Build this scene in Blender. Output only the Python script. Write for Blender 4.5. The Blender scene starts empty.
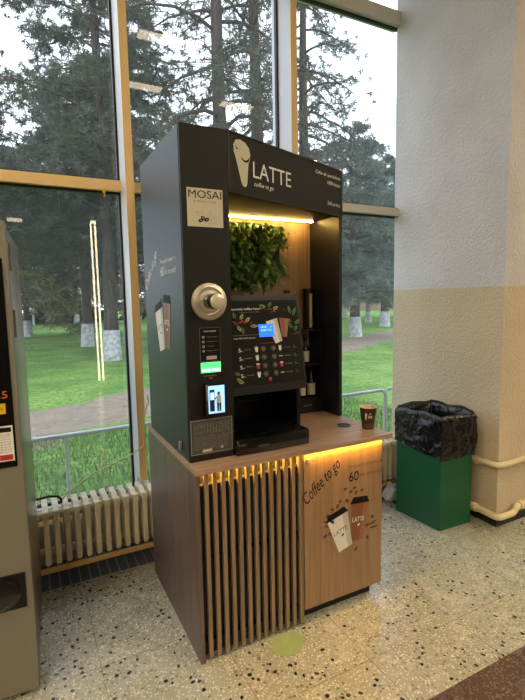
import bpy, bmesh, math, random
from mathutils import Vector, Matrix, Euler
R = math.radians
scene = bpy.context.scene
col = scene.collection

# ------------------------------------------------------------------ materials
def lin(c):
    return tuple(((x/255)/12.92 if x/255 <= .04045 else (((x/255)+.055)/1.055)**2.4) for x in c)
def mat(name, rgb, rough=.5, metal=0, emit=0, spec=.5, bump=None, var=None, coat=0):
    m = bpy.data.materials.new(name); m.use_nodes = True
    nt = m.node_tree; b = nt.nodes['Principled BSDF']; N = nt.nodes; Lk = nt.links
    c = lin(rgb)
    b.inputs['Base Color'].default_value = (*c, 1)
    b.inputs['Roughness'].default_value = rough; b.inputs['Metallic'].default_value = metal
    b.inputs['Specular IOR Level'].default_value = spec
    b.inputs['Coat Weight'].default_value = coat
    if emit:
        b.inputs['Emission Color'].default_value = (*c, 1); b.inputs['Emission Strength'].default_value = emit
    tc = None
    if bump or var:
        tc = N.new('ShaderNodeTexCoord')
    if var:      # (scale xyz, dark rgb, amount)
        mp = N.new('ShaderNodeMapping'); mp.inputs['Scale'].default_value = var[0]
        no = N.new('ShaderNodeTexNoise'); no.inputs['Scale'].default_value = 1; no.inputs['Detail'].default_value = 5
        Lk.new(tc.outputs['Object'], mp.inputs[0]); Lk.new(mp.outputs[0], no.inputs[0])
        mx = N.new('ShaderNodeMix'); mx.data_type = 'RGBA'
        mx.inputs['A'].default_value = (*c, 1); mx.inputs['B'].default_value = (*lin(var[1]), 1)
        mr = N.new('ShaderNodeMapRange'); mr.inputs[1].default_value = .35; mr.inputs[2].default_value = .68; mr.inputs[4].default_value = var[2]
        Lk.new(no.outputs['Fac'], mr.inputs[0]); Lk.new(mr.outputs[0], mx.inputs['Factor']); Lk.new(mx.outputs['Result'], b.inputs['Base Color'])
    if bump:     # (scale, strength, distance)
        no = N.new('ShaderNodeTexNoise'); no.inputs['Scale'].default_value = bump[0]; no.inputs['Detail'].default_value = 4
        bp = N.new('ShaderNodeBump'); bp.inputs['Strength'].default_value = bump[1]; bp.inputs['Distance'].default_value = bump[2]
        Lk.new(tc.outputs['Object'], no.inputs[0]); Lk.new(no.outputs['Fac'], bp.inputs['Height']); Lk.new(bp.outputs[0], b.inputs['Normal'])
    return m
M = {}
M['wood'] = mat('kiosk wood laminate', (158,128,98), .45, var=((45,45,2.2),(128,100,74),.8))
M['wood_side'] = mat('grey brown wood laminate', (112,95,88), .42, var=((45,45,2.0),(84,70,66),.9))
M['wood_top'] = mat('countertop wood', (180,150,128), .35, var=((3,50,50),(148,118,98),.9))
M['slat'] = mat('slat wood', (148,126,102), .5, var=((60,60,2),(118,98,78),.8))
M['black'] = mat('black laminate', (23,22,22), .5, spec=.35)
M['blackside'] = mat('black side laminate', (26,29,35), .42, spec=.4)
M['slatback'] = mat('black backing', (9,9,9), .7)
M['slatback2'] = mat('dark brown backing', (30,23,16), .7)
M['sign'] = mat('sign charcoal', (33,32,31), .65, spec=.3)
M['white'] = mat('white print', (232,232,228), .5)
M['sticker'] = mat('cream sticker', (205,200,178), .5)
M['ink'] = mat('black print', (17,16,15), .6, spec=.2)
M['btn'] = mat('dark steel button', (92,84,78), .4, metal=.6)
M['brown_ink'] = mat('brown print', (92,58,36), .5)
M['cup_white'] = mat('white cup print', (226,224,218), .5)
M['cup_grey'] = mat('grey cup print', (196,190,180), .5)
M['cup_brown'] = mat('brown cup print', (128,82,50), .5)
M['cup_brown2'] = mat('tan cup print', (150,100,66), .5)
M['leaf_print'] = mat('printed leaf', (92,128,66), .5)
M['leaf_print2'] = mat('printed pale leaf', (160,178,110), .5)
M['red_print'] = mat('red print', (190,44,52), .5)
M['green_print'] = mat('green print', (44,120,72), .5)
M['grey_print'] = mat('grey print', (150,146,138), .5)
M['dgrey_print'] = mat('dark grey print', (74,74,70), .5)
M['chrome'] = mat('satin steel', (214,206,190), .42, metal=.9)
M['chrome2'] = mat('polished steel', (228,222,205), .35, metal=.8)
M['blackgloss'] = mat('black gloss plastic', (12,12,13), .12, coat=.5)
M['blackplastic'] = mat('black plastic', (13,13,14), .4, spec=.35)
M['greenled'] = mat('green backlit display', (90,225,130), .4, emit=1.1)
M['greenled2'] = mat('pale green backlit display', (190,255,215), .4, emit=1.3)
M['blue_lcd'] = mat('blue display', (6,104,250), .4, emit=1.2)
M['lcd_text'] = mat('pale display text', (170,215,255), .4, emit=1.2)
M['lcd_sky'] = mat('pale blue screen', (150,200,240), .4, emit=1.0)
M['led_warm'] = mat('warm led', (255,188,70), .4, emit=100)
M['led_niche'] = mat('niche led', (255,206,110), .4, emit=70)
M['led_tube'] = mat('white led tube', (255,240,200), .4, emit=10)
M['lamp'] = mat('ceiling lamp diffuser', (255,236,200), .4, emit=5)
M['lampbig'] = mat('large ceiling lamp diffuser', (255,236,202), .4, emit=27)
M['green_leaf'] = mat('artificial leaf', (86,126,40), .4, var=((30,30,30),(38,74,22),1))
M['fern_leaf'] = mat('artificial fern', (96,134,60), .5, var=((30,30,30),(64,104,36),.9))
M['paint_metal'] = mat('cream painted frame', (236,204,144), .42)
M['alu'] = mat('pale aluminium frame', (206,208,220), .38)
M['paint_white'] = mat('white frame paint', (214,210,200), .45)
M['gasket'] = mat('black gasket', (16,16,18), .6)
M['rad'] = mat('cream radiator paint', (232,220,190), .42, bump=(25,.25,.002))
M['rail'] = mat('yellowed pipe paint', (206,172,108), .5)
M['pipe'] = mat('cream pipe paint', (226,208,168), .4, bump=(20,.4,.003))
M['skirt'] = mat('black skirting stone', (20,22,26), .3)
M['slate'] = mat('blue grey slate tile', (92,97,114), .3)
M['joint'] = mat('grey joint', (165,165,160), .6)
M['green_bin'] = mat('green painted sheet', (6,92,56), .42, var=((2,2,8),(4,78,46),.7))
M['bag'] = mat('black plastic film', (9,9,11), .24, bump=(9,1.0,.035), spec=.6)
M['bag_white'] = mat('white plastic film', (215,220,235), .35, bump=(16,.6,.02))
M['vend'] = mat('grey beige enamel', (128,123,110), .45)
M['vend_side'] = mat('brown grey metal', (128,112,88), .28, metal=.55)
M['yellow_print'] = mat('yellow print', (225,185,30), .5)
M['orange_print'] = mat('orange print', (215,110,40), .5)
M['glassblack'] = mat('dark display glass', (12,12,15), .08)
M['cable_white'] = mat('white cable', (225,215,170), .5)
M['cable_black'] = mat('black cable', (18,18,18), .5)
M['cup_paper'] = mat('dark brown paper cup', (52,34,24), .5)
M['cup_rim'] = mat('cream paper rim', (222,200,160), .5)
M['bottle'] = mat('dark bottle glass', (22,14,10), .12, coat=.4)
M['label'] = mat('bottle label', (215,205,185), .5)
M['floorstick'] = mat('pale green film', (164,178,124), .35, var=((20,20,20),(152,168,112),.8))
M['ceil'] = mat('ceiling paint', (214,208,196), .8)
M['wallp'] = mat('room wall paint', (190,180,160), .8)
M['bark'] = mat('dark bark', (78,68,60), .9, bump=(12,.8,.05), var=((6,6,2),(52,44,40),.9))
M['twig'] = mat('bare twig', (150,132,120), .9)
M['lime'] = mat('limewashed bark', (205,205,212), .9, var=((9,9,9),(120,116,112),.8))
M['needle'] = mat('pine needles', (92,98,80), .7, var=((.6,.6,.6),(58,64,58),.9))
M['needle2'] = mat('blue green needles', (106,118,108), .7, var=((.6,.6,.6),(74,88,82),.9))
M['budleaf'] = mat('spring buds', (128,138,84), .8, var=((.5,.5,.5),(118,104,86),.9))
M['hedge'] = mat('dark hedge', (50,64,44), .9, var=((1,1,1),(30,40,28),.9))
M['galv'] = mat('galvanised rail', (190,198,208), .4, metal=.3)
M['grassblade'] = mat('grass blades', (92,140,62), .7, var=((2,2,2),(62,104,44),.9))
M['cross'] = mat('white painted wood', (220,222,226), .7)
M['car_paint'] = mat('dark blue car paint', (40,52,84), .25, coat=.5)
M['tyre'] = mat('tyre', (15,15,15), .8)
M['bld'] = mat('brown facade', (140,116,102), .8, var=((.6,.6,.6),(110,90,82),.7))
M['bldroof'] = mat('pale roof sheet', (170,184,204), .6)
M['cabinet'] = mat('dark display frame', (30,30,32), .5)

# pillar paint: white above 1.56 m, beige below; black skirting at the foot
def pillar_mat():
    m = mat('two tone wall paint', (205,202,200), .75)
    nt = m.node_tree; N = nt.nodes; Lk = nt.links; b = N['Principled BSDF']
    tc = N.new('ShaderNodeNewGeometry'); sp = N.new('ShaderNodeSeparateXYZ'); Lk.new(tc.outputs['Position'], sp.inputs[0])
    gt = N.new('ShaderNodeMath'); gt.operation = 'GREATER_THAN'; gt.inputs[1].default_value = 1.56; Lk.new(sp.outputs[2], gt.inputs[0])
    mx = N.new('ShaderNodeMix'); mx.data_type = 'RGBA'
    mx.inputs['A'].default_value = (*lin((210,194,166)),1); mx.inputs['B'].default_value = (*lin((212,209,214)),1)
    Lk.new(gt.outputs[0], mx.inputs['Factor'])
    no = N.new('ShaderNodeTexNoise'); no.inputs['Scale'].default_value = 2.5; no.inputs['Detail'].default_value = 6
    Lk.new(tc.outputs['Position'], no.inputs[0])
    mr = N.new('ShaderNodeMapRange'); mr.inputs[1].default_value=.3; mr.inputs[2].default_value=.7; mr.inputs[3].default_value=.88; mr.inputs[4].default_value=1.03
    Lk.new(no.outputs['Fac'], mr.inputs[0])
    mu = N.new('ShaderNodeMix'); mu.data_type='RGBA'; mu.blend_type='MULTIPLY'; mu.inputs['Factor'].default_value=1
    Lk.new(mx.outputs['Result'], mu.inputs['A']); Lk.new(mr.outputs[0], mu.inputs['B']); Lk.new(mu.outputs['Result'], b.inputs['Base Color'])
    n2 = N.new('ShaderNodeTexNoise'); n2.inputs['Scale'].default_value = 55; n2.inputs['Detail'].default_value = 5
    Lk.new(tc.outputs['Position'], n2.inputs[0])
    bp = N.new('ShaderNodeBump'); bp.inputs['Strength'].default_value=.8; bp.inputs['Distance'].default_value=.012
    Lk.new(n2.outputs['Fac'], bp.inputs['Height']); Lk.new(bp.outputs[0], b.inputs['Normal'])
    return m
M['pillar'] = pillar_mat()

def floor_mat():
    m = mat('terrazzo tiles', (160,155,135), .22)
    nt = m.node_tree; N = nt.nodes; Lk = nt.links; b = N['Principled BSDF']
    g = N.new('ShaderNodeNewGeometry')
    sp = N.new('ShaderNodeSeparateXYZ'); Lk.new(g.outputs['Position'], sp.inputs[0])
    def math_(op, a, bb=None):
        n = N.new('ShaderNodeMath'); n.operation = op
        for i, v in enumerate((a, bb)):
            if v is None: continue
            if isinstance(v, (int,float)): n.inputs[i].default_value = v
            else: Lk.new(v, n.inputs[i])
        return n.outputs[0]
    def mixc(f, a, bb):
        n = N.new('ShaderNodeMix'); n.data_type='RGBA'
        for k, v in (('Factor',f),('A',a),('B',bb)):
            if isinstance(v, tuple): n.inputs[k].default_value = (*v,1)
            elif isinstance(v,(int,float)): n.inputs[k].default_value = v
            else: Lk.new(v, n.inputs[k])
        return n.outputs['Result']
    # warp the coordinates a little so chips are irregular
    def vor(scale, rnd=1.0):
        wn = N.new('ShaderNodeTexNoise'); wn.inputs['Scale'].default_value = scale*.9; Lk.new(g.outputs['Position'], wn.inputs[0])
        va = N.new('ShaderNodeVectorMath'); va.operation='MULTIPLY_ADD'
        Lk.new(wn.outputs['Color'], va.inputs[0]); va.inputs[1].default_value=(.8/scale,)*3; Lk.new(g.outputs['Position'], va.inputs[2])
        v = N.new('ShaderNodeTexVoronoi'); v.inputs['Scale'].default_value = scale; v.inputs['Randomness'].default_value = rnd
        Lk.new(va.outputs[0], v.inputs[0]); return v
    # cell id per 0.5 m tile
    u = math_('DIVIDE', math_('ADD', sp.outputs[0], .37), .5); w = math_('DIVIDE', math_('ADD', sp.outputs[1], .31), .5)
    fu = math_('FLOOR', u); fw = math_('FLOOR', w)
    cb = N.new('ShaderNodeCombineXYZ'); Lk.new(fu, cb.inputs[0]); Lk.new(fw, cb.inputs[1])
    wn = N.new('ShaderNodeTexWhiteNoise'); wn.noise_dimensions='3D'; Lk.new(cb.outputs[0], wn.inputs[0])
    tile = wn.outputs['Value']
    v1 = vor(112); v2 = vor(42); v3 = vor(60)
    s1 = N.new('ShaderNodeSeparateColor'); Lk.new(v1.outputs['Color'], s1.inputs[0])
    s2 = N.new('ShaderNodeSeparateColor'); Lk.new(v2.outputs['Color'], s2.inputs[0])
    s3 = N.new('ShaderNodeSeparateColor'); Lk.new(v3.outputs['Color'], s3.inputs[0])
    big = N.new('ShaderNodeTexNoise'); big.inputs['Scale'].default_value = 2.2; big.inputs['Detail'].default_value = 3; Lk.new(g.outputs['Position'], big.inputs[0])
    base = mixc(math_('MULTIPLY', big.outputs['Fac'], 1.0), lin((140,138,120)), lin((190,187,170)))
    chip1 = math_('MULTIPLY', math_('GREATER_THAN', s1.outputs[0], .42), math_('LESS_THAN', v1.outputs['Distance'], .46))
    c = mixc(chip1, base, mixc(s1.outputs[1], lin((178,173,152)), lin((232,230,216))))
    chipb = math_('MULTIPLY', math_('GREATER_THAN', s3.outputs[0], .8), math_('LESS_THAN', v3.outputs['Distance'], .4))
    c = mixc(math_('MULTIPLY', chipb, .7), c, mixc(s3.outputs[1], lin((132,108,80)), lin((90,90,70))))
    # black chips, thicker in some tiles and patches
    dn = N.new('ShaderNodeTexNoise'); dn.inputs['Scale'].default_value = 3.2; Lk.new(g.outputs['Position'], dn.inputs[0])
    th = math_('SUBTRACT', 1.24, math_('ADD', math_('MULTIPLY', tile, .20), math_('MULTIPLY', dn.outputs['Fac'], .58)))
    chipk = math_('MULTIPLY', math_('GREATER_THAN', s2.outputs[0], th), math_('LESS_THAN', v2.outputs['Distance'], .36))
    c = mixc(chipk, c, lin((34,36,36)))
    # tile joints
    ju = math_('ABSOLUTE', math_('SUBTRACT', math_('FRACT', math_('ADD', u, .5)), .5))
    jw = math_('ABSOLUTE', math_('SUBTRACT', math_('FRACT', math_('ADD', w, .5)), .5))
    jn = math_('LESS_THAN', math_('MINIMUM', ju, jw), .0035)
    c = mixc(math_('MULTIPLY', jn, .55), c, lin((84,78,62)))
    # brown speckled border
    brown = mixc(chip1, lin((88,68,56)), mixc(s1.outputs[1], lin((96,74,62)), lin((142,122,106))))
    br = math_('LESS_THAN', sp.outputs[1], -.564)
    c = mixc(br, c, brown)
    Lk.new(c, b.inputs['Base Color'])
    rn = N.new('ShaderNodeTexNoise'); rn.inputs['Scale'].default_value = 7; rn.inputs['Detail'].default_value=5; Lk.new(g.outputs['Position'], rn.inputs[0])
    mr = N.new('ShaderNodeMapRange'); mr.inputs[1].default_value=.3; mr.inputs[2].default_value=.7; mr.inputs[3].default_value=.14; mr.inputs[4].default_value=.34
    Lk.new(rn.outputs['Fac'], mr.inputs[0]); Lk.new(mr.outputs[0], b.inputs['Roughness'])
    return m
M['floor'] = floor_mat()

def ground_mat():
    m = mat('lawn with dirt path', (100,150,70), .95)
    nt = m.node_tree; N = nt.nodes; Lk = nt.links; b = N['Principled BSDF']
    g = N.new('ShaderNodeNewGeometry'); sp = N.new('ShaderNodeSeparateXYZ'); Lk.new(g.outputs['Position'], sp.inputs[0])
    def noise(s, d=4):
        n = N.new('ShaderNodeTexNoise'); n.inputs['Scale'].default_value=s; n.inputs['Detail'].default_value=d; Lk.new(g.outputs['Position'], n.inputs[0]); return n.outputs['Fac']
    def math_(op, a, bb=None, cc=None):
        n = N.new('ShaderNodeMath'); n.operation = op
        for i, v in enumerate((a, bb, cc)):
            if v is None: continue
            if isinstance(v, (int,float)): n.inputs[i].default_value = v
            else: Lk.new(v, n.inputs[i])
        return n.outputs[0]
    def mixc(f, a, bb):
        n = N.new('ShaderNodeMix'); n.data_type='RGBA'
        for k, v in (('Factor',f),('A',a),('B',bb)):
            if isinstance(v, tuple): n.inputs[k].default_value = (*v,1)
            elif isinstance(v,(int,float)): n.inputs[k].default_value = v
            else: Lk.new(v, n.inputs[k])
        return n.outputs['Result']
    def rng(x, a, bb):
        n = N.new('ShaderNodeMapRange'); n.interpolation_type='SMOOTHSTEP'; n.inputs[1].default_value=a; n.inputs[2].default_value=bb; Lk.new(x, n.inputs[0]); return n.outputs[0]
    gr = mixc(rng(noise(.9,6), .35, .65), lin((88,130,44)), lin((130,164,70)))
    gr = mixc(rng(noise(14,6), .4, .7), gr, lin((66,110,36)))
    # path centre line: Y = 6.3 + .62 X , half width .75
    d = math_('ABSOLUTE', math_('MULTIPLY', math_('SUBTRACT', math_('SUBTRACT', sp.outputs[1], math_('MULTIPLY', sp.outputs[0], .62)), 6.05), .85))
    d = math_('ADD', d, math_('MULTIPLY', math_('SUBTRACT', noise(1.3,5), .5), 1.4))
    p = math_('SUBTRACT', 1.0, rng(d, .75, 1.05))
    dirt = mixc(noise(5,6), lin((112,98,84)), lin((160,146,128)))
    c = mixc(p, gr, dirt)
    Lk.new(c, b.inputs['Base Color'])
    bp = N.new('ShaderNodeBump'); bp.inputs['Strength'].default_value=.9; bp.inputs['Distance'].default_value=.15
    Lk.new(noise(6,8), bp.inputs['Height']); Lk.new(bp.outputs[0], b.inputs['Normal'])
    return m
M['ground'] = ground_mat()

def glass_mat():
    m = bpy.data.materials.new('window glass'); m.use_nodes = True
    nt = m.node_tree; N = nt.nodes; Lk = nt.links; N.clear()
    out = N.new('ShaderNodeOutputMaterial'); mix = N.new('ShaderNodeMixShader')
    tr = N.new('ShaderNodeBsdfTransparent'); tr.inputs[0].default_value = (.93,.955,.98,1)
    gl = N.new('ShaderNodeBsdfGlossy'); gl.inputs['Roughness'].default_value = .0
    g = N.new('ShaderNodeNewGeometry'); dp = N.new('ShaderNodeVectorMath'); dp.operation='DOT_PRODUCT'
    Lk.new(g.outputs['Normal'], dp.inputs[0]); Lk.new(g.outputs['Incoming'], dp.inputs[1])
    ab = N.new('ShaderNodeMath'); ab.operation='ABSOLUTE'; Lk.new(dp.outputs['Value'], ab.inputs[0])
    om = N.new('ShaderNodeMath'); om.operation='SUBTRACT'; om.inputs[0].default_value=1; Lk.new(ab.outputs[0], om.inputs[1])
    pw = N.new('ShaderNodeMath'); pw.operation='POWER'; pw.inputs[1].default_value=5; Lk.new(om.outputs[0], pw.inputs[0])
    ma = N.new('ShaderNodeMath'); ma.operation='MULTIPLY_ADD'; ma.inputs[1].default_value=.93; ma.inputs[2].default_value=.055; Lk.new(pw.outputs[0], ma.inputs[0])
    Lk.new(ma.outputs[0], mix.inputs[0]); Lk.new(tr.outputs[0], mix.inputs[1]); Lk.new(gl.outputs[0], mix.inputs[2]); tl = N.new('ShaderNodeBsdfTranslucent'); tl.inputs[0].default_value = (.86,.92,1,1)
    du = N.new('ShaderNodeMixShader'); dn = N.new('ShaderNodeTexNoise'); dn.inputs['Scale'].default_value = 1.5; dn.inputs['Detail'].default_value = 6; Lk.new(g.outputs['Position'], dn.inputs[0])
    dr = N.new('ShaderNodeMapRange'); dr.inputs[3].default_value = .010; dr.inputs[4].default_value = .024; Lk.new(dn.outputs['Fac'], dr.inputs[0]); Lk.new(dr.outputs[0], du.inputs[0])
    Lk.new(mix.outputs[0], du.inputs[1]); Lk.new(tl.outputs[0], du.inputs[2]); Lk.new(du.outputs[0], out.inputs[0])
    return m
M['glass'] = glass_mat()

# ------------------------------------------------------------------ mesh builder
class MB:
    def __init__(s): s.v=[]; s.f=[]; s.mi=[]; s.mats=[]; s.sm=[]
    def _m(s, m):
        if m not in s.mats: s.mats.append(m)
        return s.mats.index(m)
    def add(s, vs, fs, m, smooth=False):
        k=len(s.v); s.v += [tuple(v) for v in vs]; i=s._m(m)
        for f in fs: s.f.append(tuple(k+a for a in f)); s.mi.append(i); s.sm.append(smooth)
        return s
    def box(s, x0,x1,y0,y1,z0,z1, m, bev=0, X=None):
        bm = bmesh.new(); bmesh.ops.create_cube(bm, size=1)
        for v in bm.verts: v.co = Vector(((x0+x1)/2+v.co.x*(x1-x0), (y0+y1)/2+v.co.y*(y1-y0), (z0+z1)/2+v.co.z*(z1-z0)))
        if bev: bmesh.ops.bevel(bm, geom=bm.edges[:], offset=bev, segments=2, profile=.6, affect='EDGES')
        s.bm(bm, m, X, bool(bev)); return s
    def bm(s, bm, m, X=None, smooth=False):
        bm.verts.index_update()
        vs=[(X @ v.co if X else v.co) for v in bm.verts]; fs=[[v.index for v in f.verts] for f in bm.faces]
        s.add(vs, fs, m, smooth); bm.free(); return s
    def tube(s, pts, r, m, n=10, caps=True):
        pts=[Vector(p) for p in pts]; rs = r if isinstance(r,(list,tuple)) else [r]*len(pts)
        vs=[]; prev=None
        for i,p in enumerate(pts):
            d = (pts[min(i+1,len(pts)-1)]-pts[max(i-1,0)]).normalized()
            if prev is None: a = d.orthogonal().normalized()
            else:
                a = prev - d*prev.dot(d)
                a = a.normalized() if a.length>1e-6 else d.orthogonal().normalized()
            prev=a; b=d.cross(a)
            for k in range(n):
                t=2*math.pi*k/n; vs.append(p+(a*math.cos(t)+b*math.sin(t))*rs[i])
        fs=[]
        for i in range(len(pts)-1):
            for k in range(n): fs.append((i*n+k, i*n+(k+1)%n, (i+1)*n+(k+1)%n, (i+1)*n+k))
        if caps: fs.append(tuple(range(n-1,-1,-1))); fs.append(tuple((len(pts)-1)*n+k for k in range(n)))
        s.add(vs, fs, m, True); return s
    def lathe(s, prof, m, n=32, X=None, caps=True):   # prof: (r,z)
        vs=[]
        for r,z in prof:
            for k in range(n):
                t=2*math.pi*k/n; v=Vector((r*math.cos(t), r*math.sin(t), z)); vs.append(X@v if X else v)
        fs=[]
        for i in range(len(prof)-1):
            for k in range(n): fs.append((i*n+k, i*n+(k+1)%n, (i+1)*n+(k+1)%n, (i+1)*n+k))
        if caps:
            if prof[0][0]>1e-5: fs.append(tuple(range(n-1,-1,-1)))
            if prof[-1][0]>1e-5: fs.append(tuple((len(prof)-1)*n+k for k in range(n)))
        s.add(vs, fs, m, True); return s
    def prism(s, poly, z0, z1, m, X=None):
        n=len(poly); vs=[Vector((x,y,z0)) for x,y in poly]+[Vector((x,y,z1)) for x,y in poly]
        if X: vs=[X@v for v in vs]
        fs=[tuple(range(n-1,-1,-1)), tuple(range(n,2*n))]+[(k,(k+1)%n,n+(k+1)%n,n+k) for k in range(n)]
        s.add(vs, fs, m); return s
    def build(s, name, parent=None, sharp=True):
        me=bpy.data.meshes.new(name); me.from_pydata(s.v,[],s.f)
        for m in s.mats: me.materials.append(M[m] if isinstance(m,str) else m)
        me.polygons.foreach_set('material_index', s.mi); me.polygons.foreach_set('use_smooth', s.sm)
        if any(s.sm) and sharp:
            try: me.set_sharp_from_angle(angle=R(38))
            except Exception: pass
        me.update()
        o=bpy.data.objects.new(name, me); col.objects.link(o)
        if parent is not None:
            o.parent=parent
            # every root carries its own transform; meshes are written in world space
            o.matrix_parent_inverse = world_of(parent).inverted()
        return o
def world_of(o):
    m = Matrix.LocRotScale(o.location, o.rotation_euler, o.scale)
    return (world_of(o.parent) @ o.matrix_parent_inverse @ m) if o.parent else m
def tag(o, label, cat, group=None):
    o['label']=label; o['category']=cat
    if group: o['group']=group
    return o
def empty(name, loc, label, cat, group=None):
    o=bpy.data.objects.new(name, None); o.location=loc; o.empty_display_size=.1; col.objects.link(o)
    return tag(o, label, cat, group)
def structure(o): o['kind']='structure'; return o

# ---- flat prints: a plane given by origin, right and up vectors; coordinates (a,b) in metres
class Plane:
    def __init__(s, o, U, V): s.o=Vector(o); s.U=Vector(U).normalized(); s.V=Vector(V).normalized(); s.N=s.U.cross(s.V)
    def p(s, a, b, h=0): return s.o+s.U*a+s.V*b+s.N*h
def poly(mb, P, pts, m, h=.0008):
    mb.add([P.p(a,b,h) for a,b in pts], [tuple(range(len(pts)))], m)
def plate(mb, P, a0,a1,b0,b1, t, m):     # raised plate
    c=[(a0,b0),(a1,b0),(a1,b1),(a0,b1)]
    vs=[P.p(a,b,0) for a,b in c]+[P.p(a,b,t) for a,b in c]
    mb.add(vs, [(3,2,1,0),(4,5,6,7)]+[(k,(k+1)%4,4+(k+1)%4,4+k) for k in range(4)], m)
def ell(a, b, ra, rb, n=20, rot=0):
    out=[]
    for k in range(n):
        t=2*math.pi*k/n; x=ra*math.cos(t); y=rb*math.sin(t)
        out.append((a+x*math.cos(rot)-y*math.sin(rot), b+x*math.sin(rot)+y*math.cos(rot)))
    return out
def ring(mb, P, a, b, r0, r1, m, h=.001, n=24):
    vs=[P.p(a+r*math.cos(2*math.pi*k/n), b+r*math.sin(2*math.pi*k/n), h) for r in (r0,r1) for k in range(n)]
    mb.add(vs, [(k,n+k,n+(k+1)%n,(k+1)%n) for k in range(n)], m)
_tc={}
def text(mb, P, s, a, b, w, hgt, m, h=.001, shear=0, rot=0, bold=0):
    """string fitted into width w and height hgt with its lower left corner at (a,b)"""
    key=(s,shear,bold)
    if key not in _tc:
        cu=bpy.data.curves.new('lettering','FONT'); cu.body=s; cu.shear=shear; cu.size=1; cu.offset=bold; cu.resolution_u=3
        ob=bpy.data.objects.new('lettering',cu); col.objects.link(ob)
        dg=bpy.context.evaluated_depsgraph_get(); dg.update()
        me=bpy.data.meshes.new_from_object(ob.evaluated_get(dg))
        vs=[(v.co.x,v.co.y) for v in me.vertices]; fs=[tuple(p.vertices) for p in me.polygons]
        bpy.data.objects.remove(ob); bpy.data.curves.remove(cu); bpy.data.meshes.remove(me)
        x0=min(v[0] for v in vs); x1=max(v[0] for v in vs); y0=min(v[1] for v in vs); y1=max(v[1] for v in vs)
        _tc[key]=([((x-x0)/(x1-x0),(y-y0)/(y1-y0)) for x,y in vs], fs)
    vs,fs=_tc[key]; c,sn=math.cos(rot),math.sin(rot)
    out=[]
    for x,y in vs:
        X=x*w; Y=y*hgt; out.append(P.p(a+X*c-Y*sn, b+X*sn+Y*c, h))
    mb.add(out, fs, m)
def leafpoly(a,b,L,W,rot):
    return [(a+x*L*math.cos(rot)-y*W*math.sin(rot), b+x*L*math.sin(rot)+y*W*math.cos(rot)) for x,y in ((0,0),(.25,.38),(.55,.45),(.85,.2),(1,0),(.85,-.2),(.55,-.45),(.25,-.38))]
def cup_print(mb, P, a, b, w, hgt, rot, body, shade, lid='ink', txt='ink'):
    """printed takeaway cup: bottom centre at (a,b)"""
    c,sn=math.cos(rot),math.sin(rot)
    def t(pts): return [(a+x*c-y*sn, b+x*sn+y*c) for x,y in pts]
    wb=w*.32; wt=w*.47
    poly(mb,P,t([(-wb,0),(wb,0),(wt,hgt*.86),(-wt,hgt*.86)]),body,.0008)
    poly(mb,P,t([(wb*.35,0),(wb,0),(wt,hgt*.86),(wt*.45,hgt*.86)]),shade,.0011)
    poly(mb,P,t([(-w*.5,hgt*.85),(w*.5,hgt*.85),(w*.5,hgt*.90),(w*.44,hgt*.91),(w*.41,hgt*.98),(w*.36,hgt),(-w*.36,hgt),(-w*.41,hgt*.98),(-w*.44,hgt*.91),(-w*.5,hgt*.90)]),lid,.0014)
    q=t([(-wt*.72,hgt*.44)])[0]
    text(mb,P,'LATTE',q[0],q[1],wt*1.35,hgt*.10,txt,.0017,rot=rot)
    q=t([(-wt*.1,hgt*.34)])[0]
    poly(mb,P,leafpoly(q[0],q[1],w*.16,w*.1,rot+.5),txt,.0017)
def bean(mb,P,a,b,r,rot,m='brown_ink'):
    poly(mb,P,ell(a,b,r,r*.62,10,rot),m,.0008)

def one(name,parent,fn):
    mb=MB(); fn(mb); return mb.build(name,parent)

# ------------------------------------------------------------------ camera
cx,cy,cz=-.5598,-1.6907,1.5; yaw,pitch,roll=.4753,-.1082,-.0183; F=461.13
fw=Vector((math.sin(yaw)*math.cos(pitch), math.cos(yaw)*math.cos(pitch), math.sin(pitch)))
rt=Vector((math.cos(yaw),-math.sin(yaw),0)); up=rt.cross(fw)
r2=rt*math.cos(roll)+up*math.sin(roll); u2=-rt*math.sin(roll)+up*math.cos(roll)
cd=bpy.data.cameras.new('camera'); cam=bpy.data.objects.new('camera',cd); col.objects.link(cam)
mw=Matrix.Identity(4)
for i in range(3): mw[i][0]=r2[i]; mw[i][1]=u2[i]; mw[i][2]=-fw[i]
mw[0][3],mw[1][3],mw[2][3]=cx,cy,cz
cam.matrix_world=mw; cd.sensor_fit='HORIZONTAL'; cd.sensor_width=36; cd.lens=F/525*36; cd.clip_end=500; cd.clip_start=.02
scene.camera=cam

# ------------------------------------------------------------------ room shell
RX0,RX1,RY0,RZ=-4.2,6.5,-14.5,4.2
GY=1.2
structure(MB().box(RX0,RX1,RY0,1.30,-.12,0,'floor').build('floor'))
structure(MB().box(RX0,RX1,RY0,1.35,RZ,RZ+.15,'ceil').build('ceiling'))
structure(MB().box(RX0-.15,RX0,RY0,1.30,0,RZ,'wallp').build('wall_left'))
structure(MB().box(RX1,RX1+.15,RY0,1.30,0,RZ,'wallp').build('wall_right'))
structure(MB().box(RX0,RX1,RY0-.15,RY0,0,RZ,'wallp').build('wall_back'))
structure(MB().box(RX0,RX1,1.12,1.30,-.3,.265,'wallp').box(RX0,RX1,1.09,1.33,.255,.285,'paint_metal').build('wall_window'))
structure(MB().box(2.3,2.75,1.191,1.30,0,RZ,'wallp').build('wall_pier'))
structure(MB().prism([(2.095,.177),(2.75,.177),(2.75,1.19),(2.139,1.19)],0,RZ,'pillar').build('wall_pillar'))
structure(MB().prism([(2.083,.165),(2.76,.165),(2.76,.19),(2.10,.19),(2.125,1.0),(2.113,1.0)],0,.058,'skirt').build('baseboard_pillar'))
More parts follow.
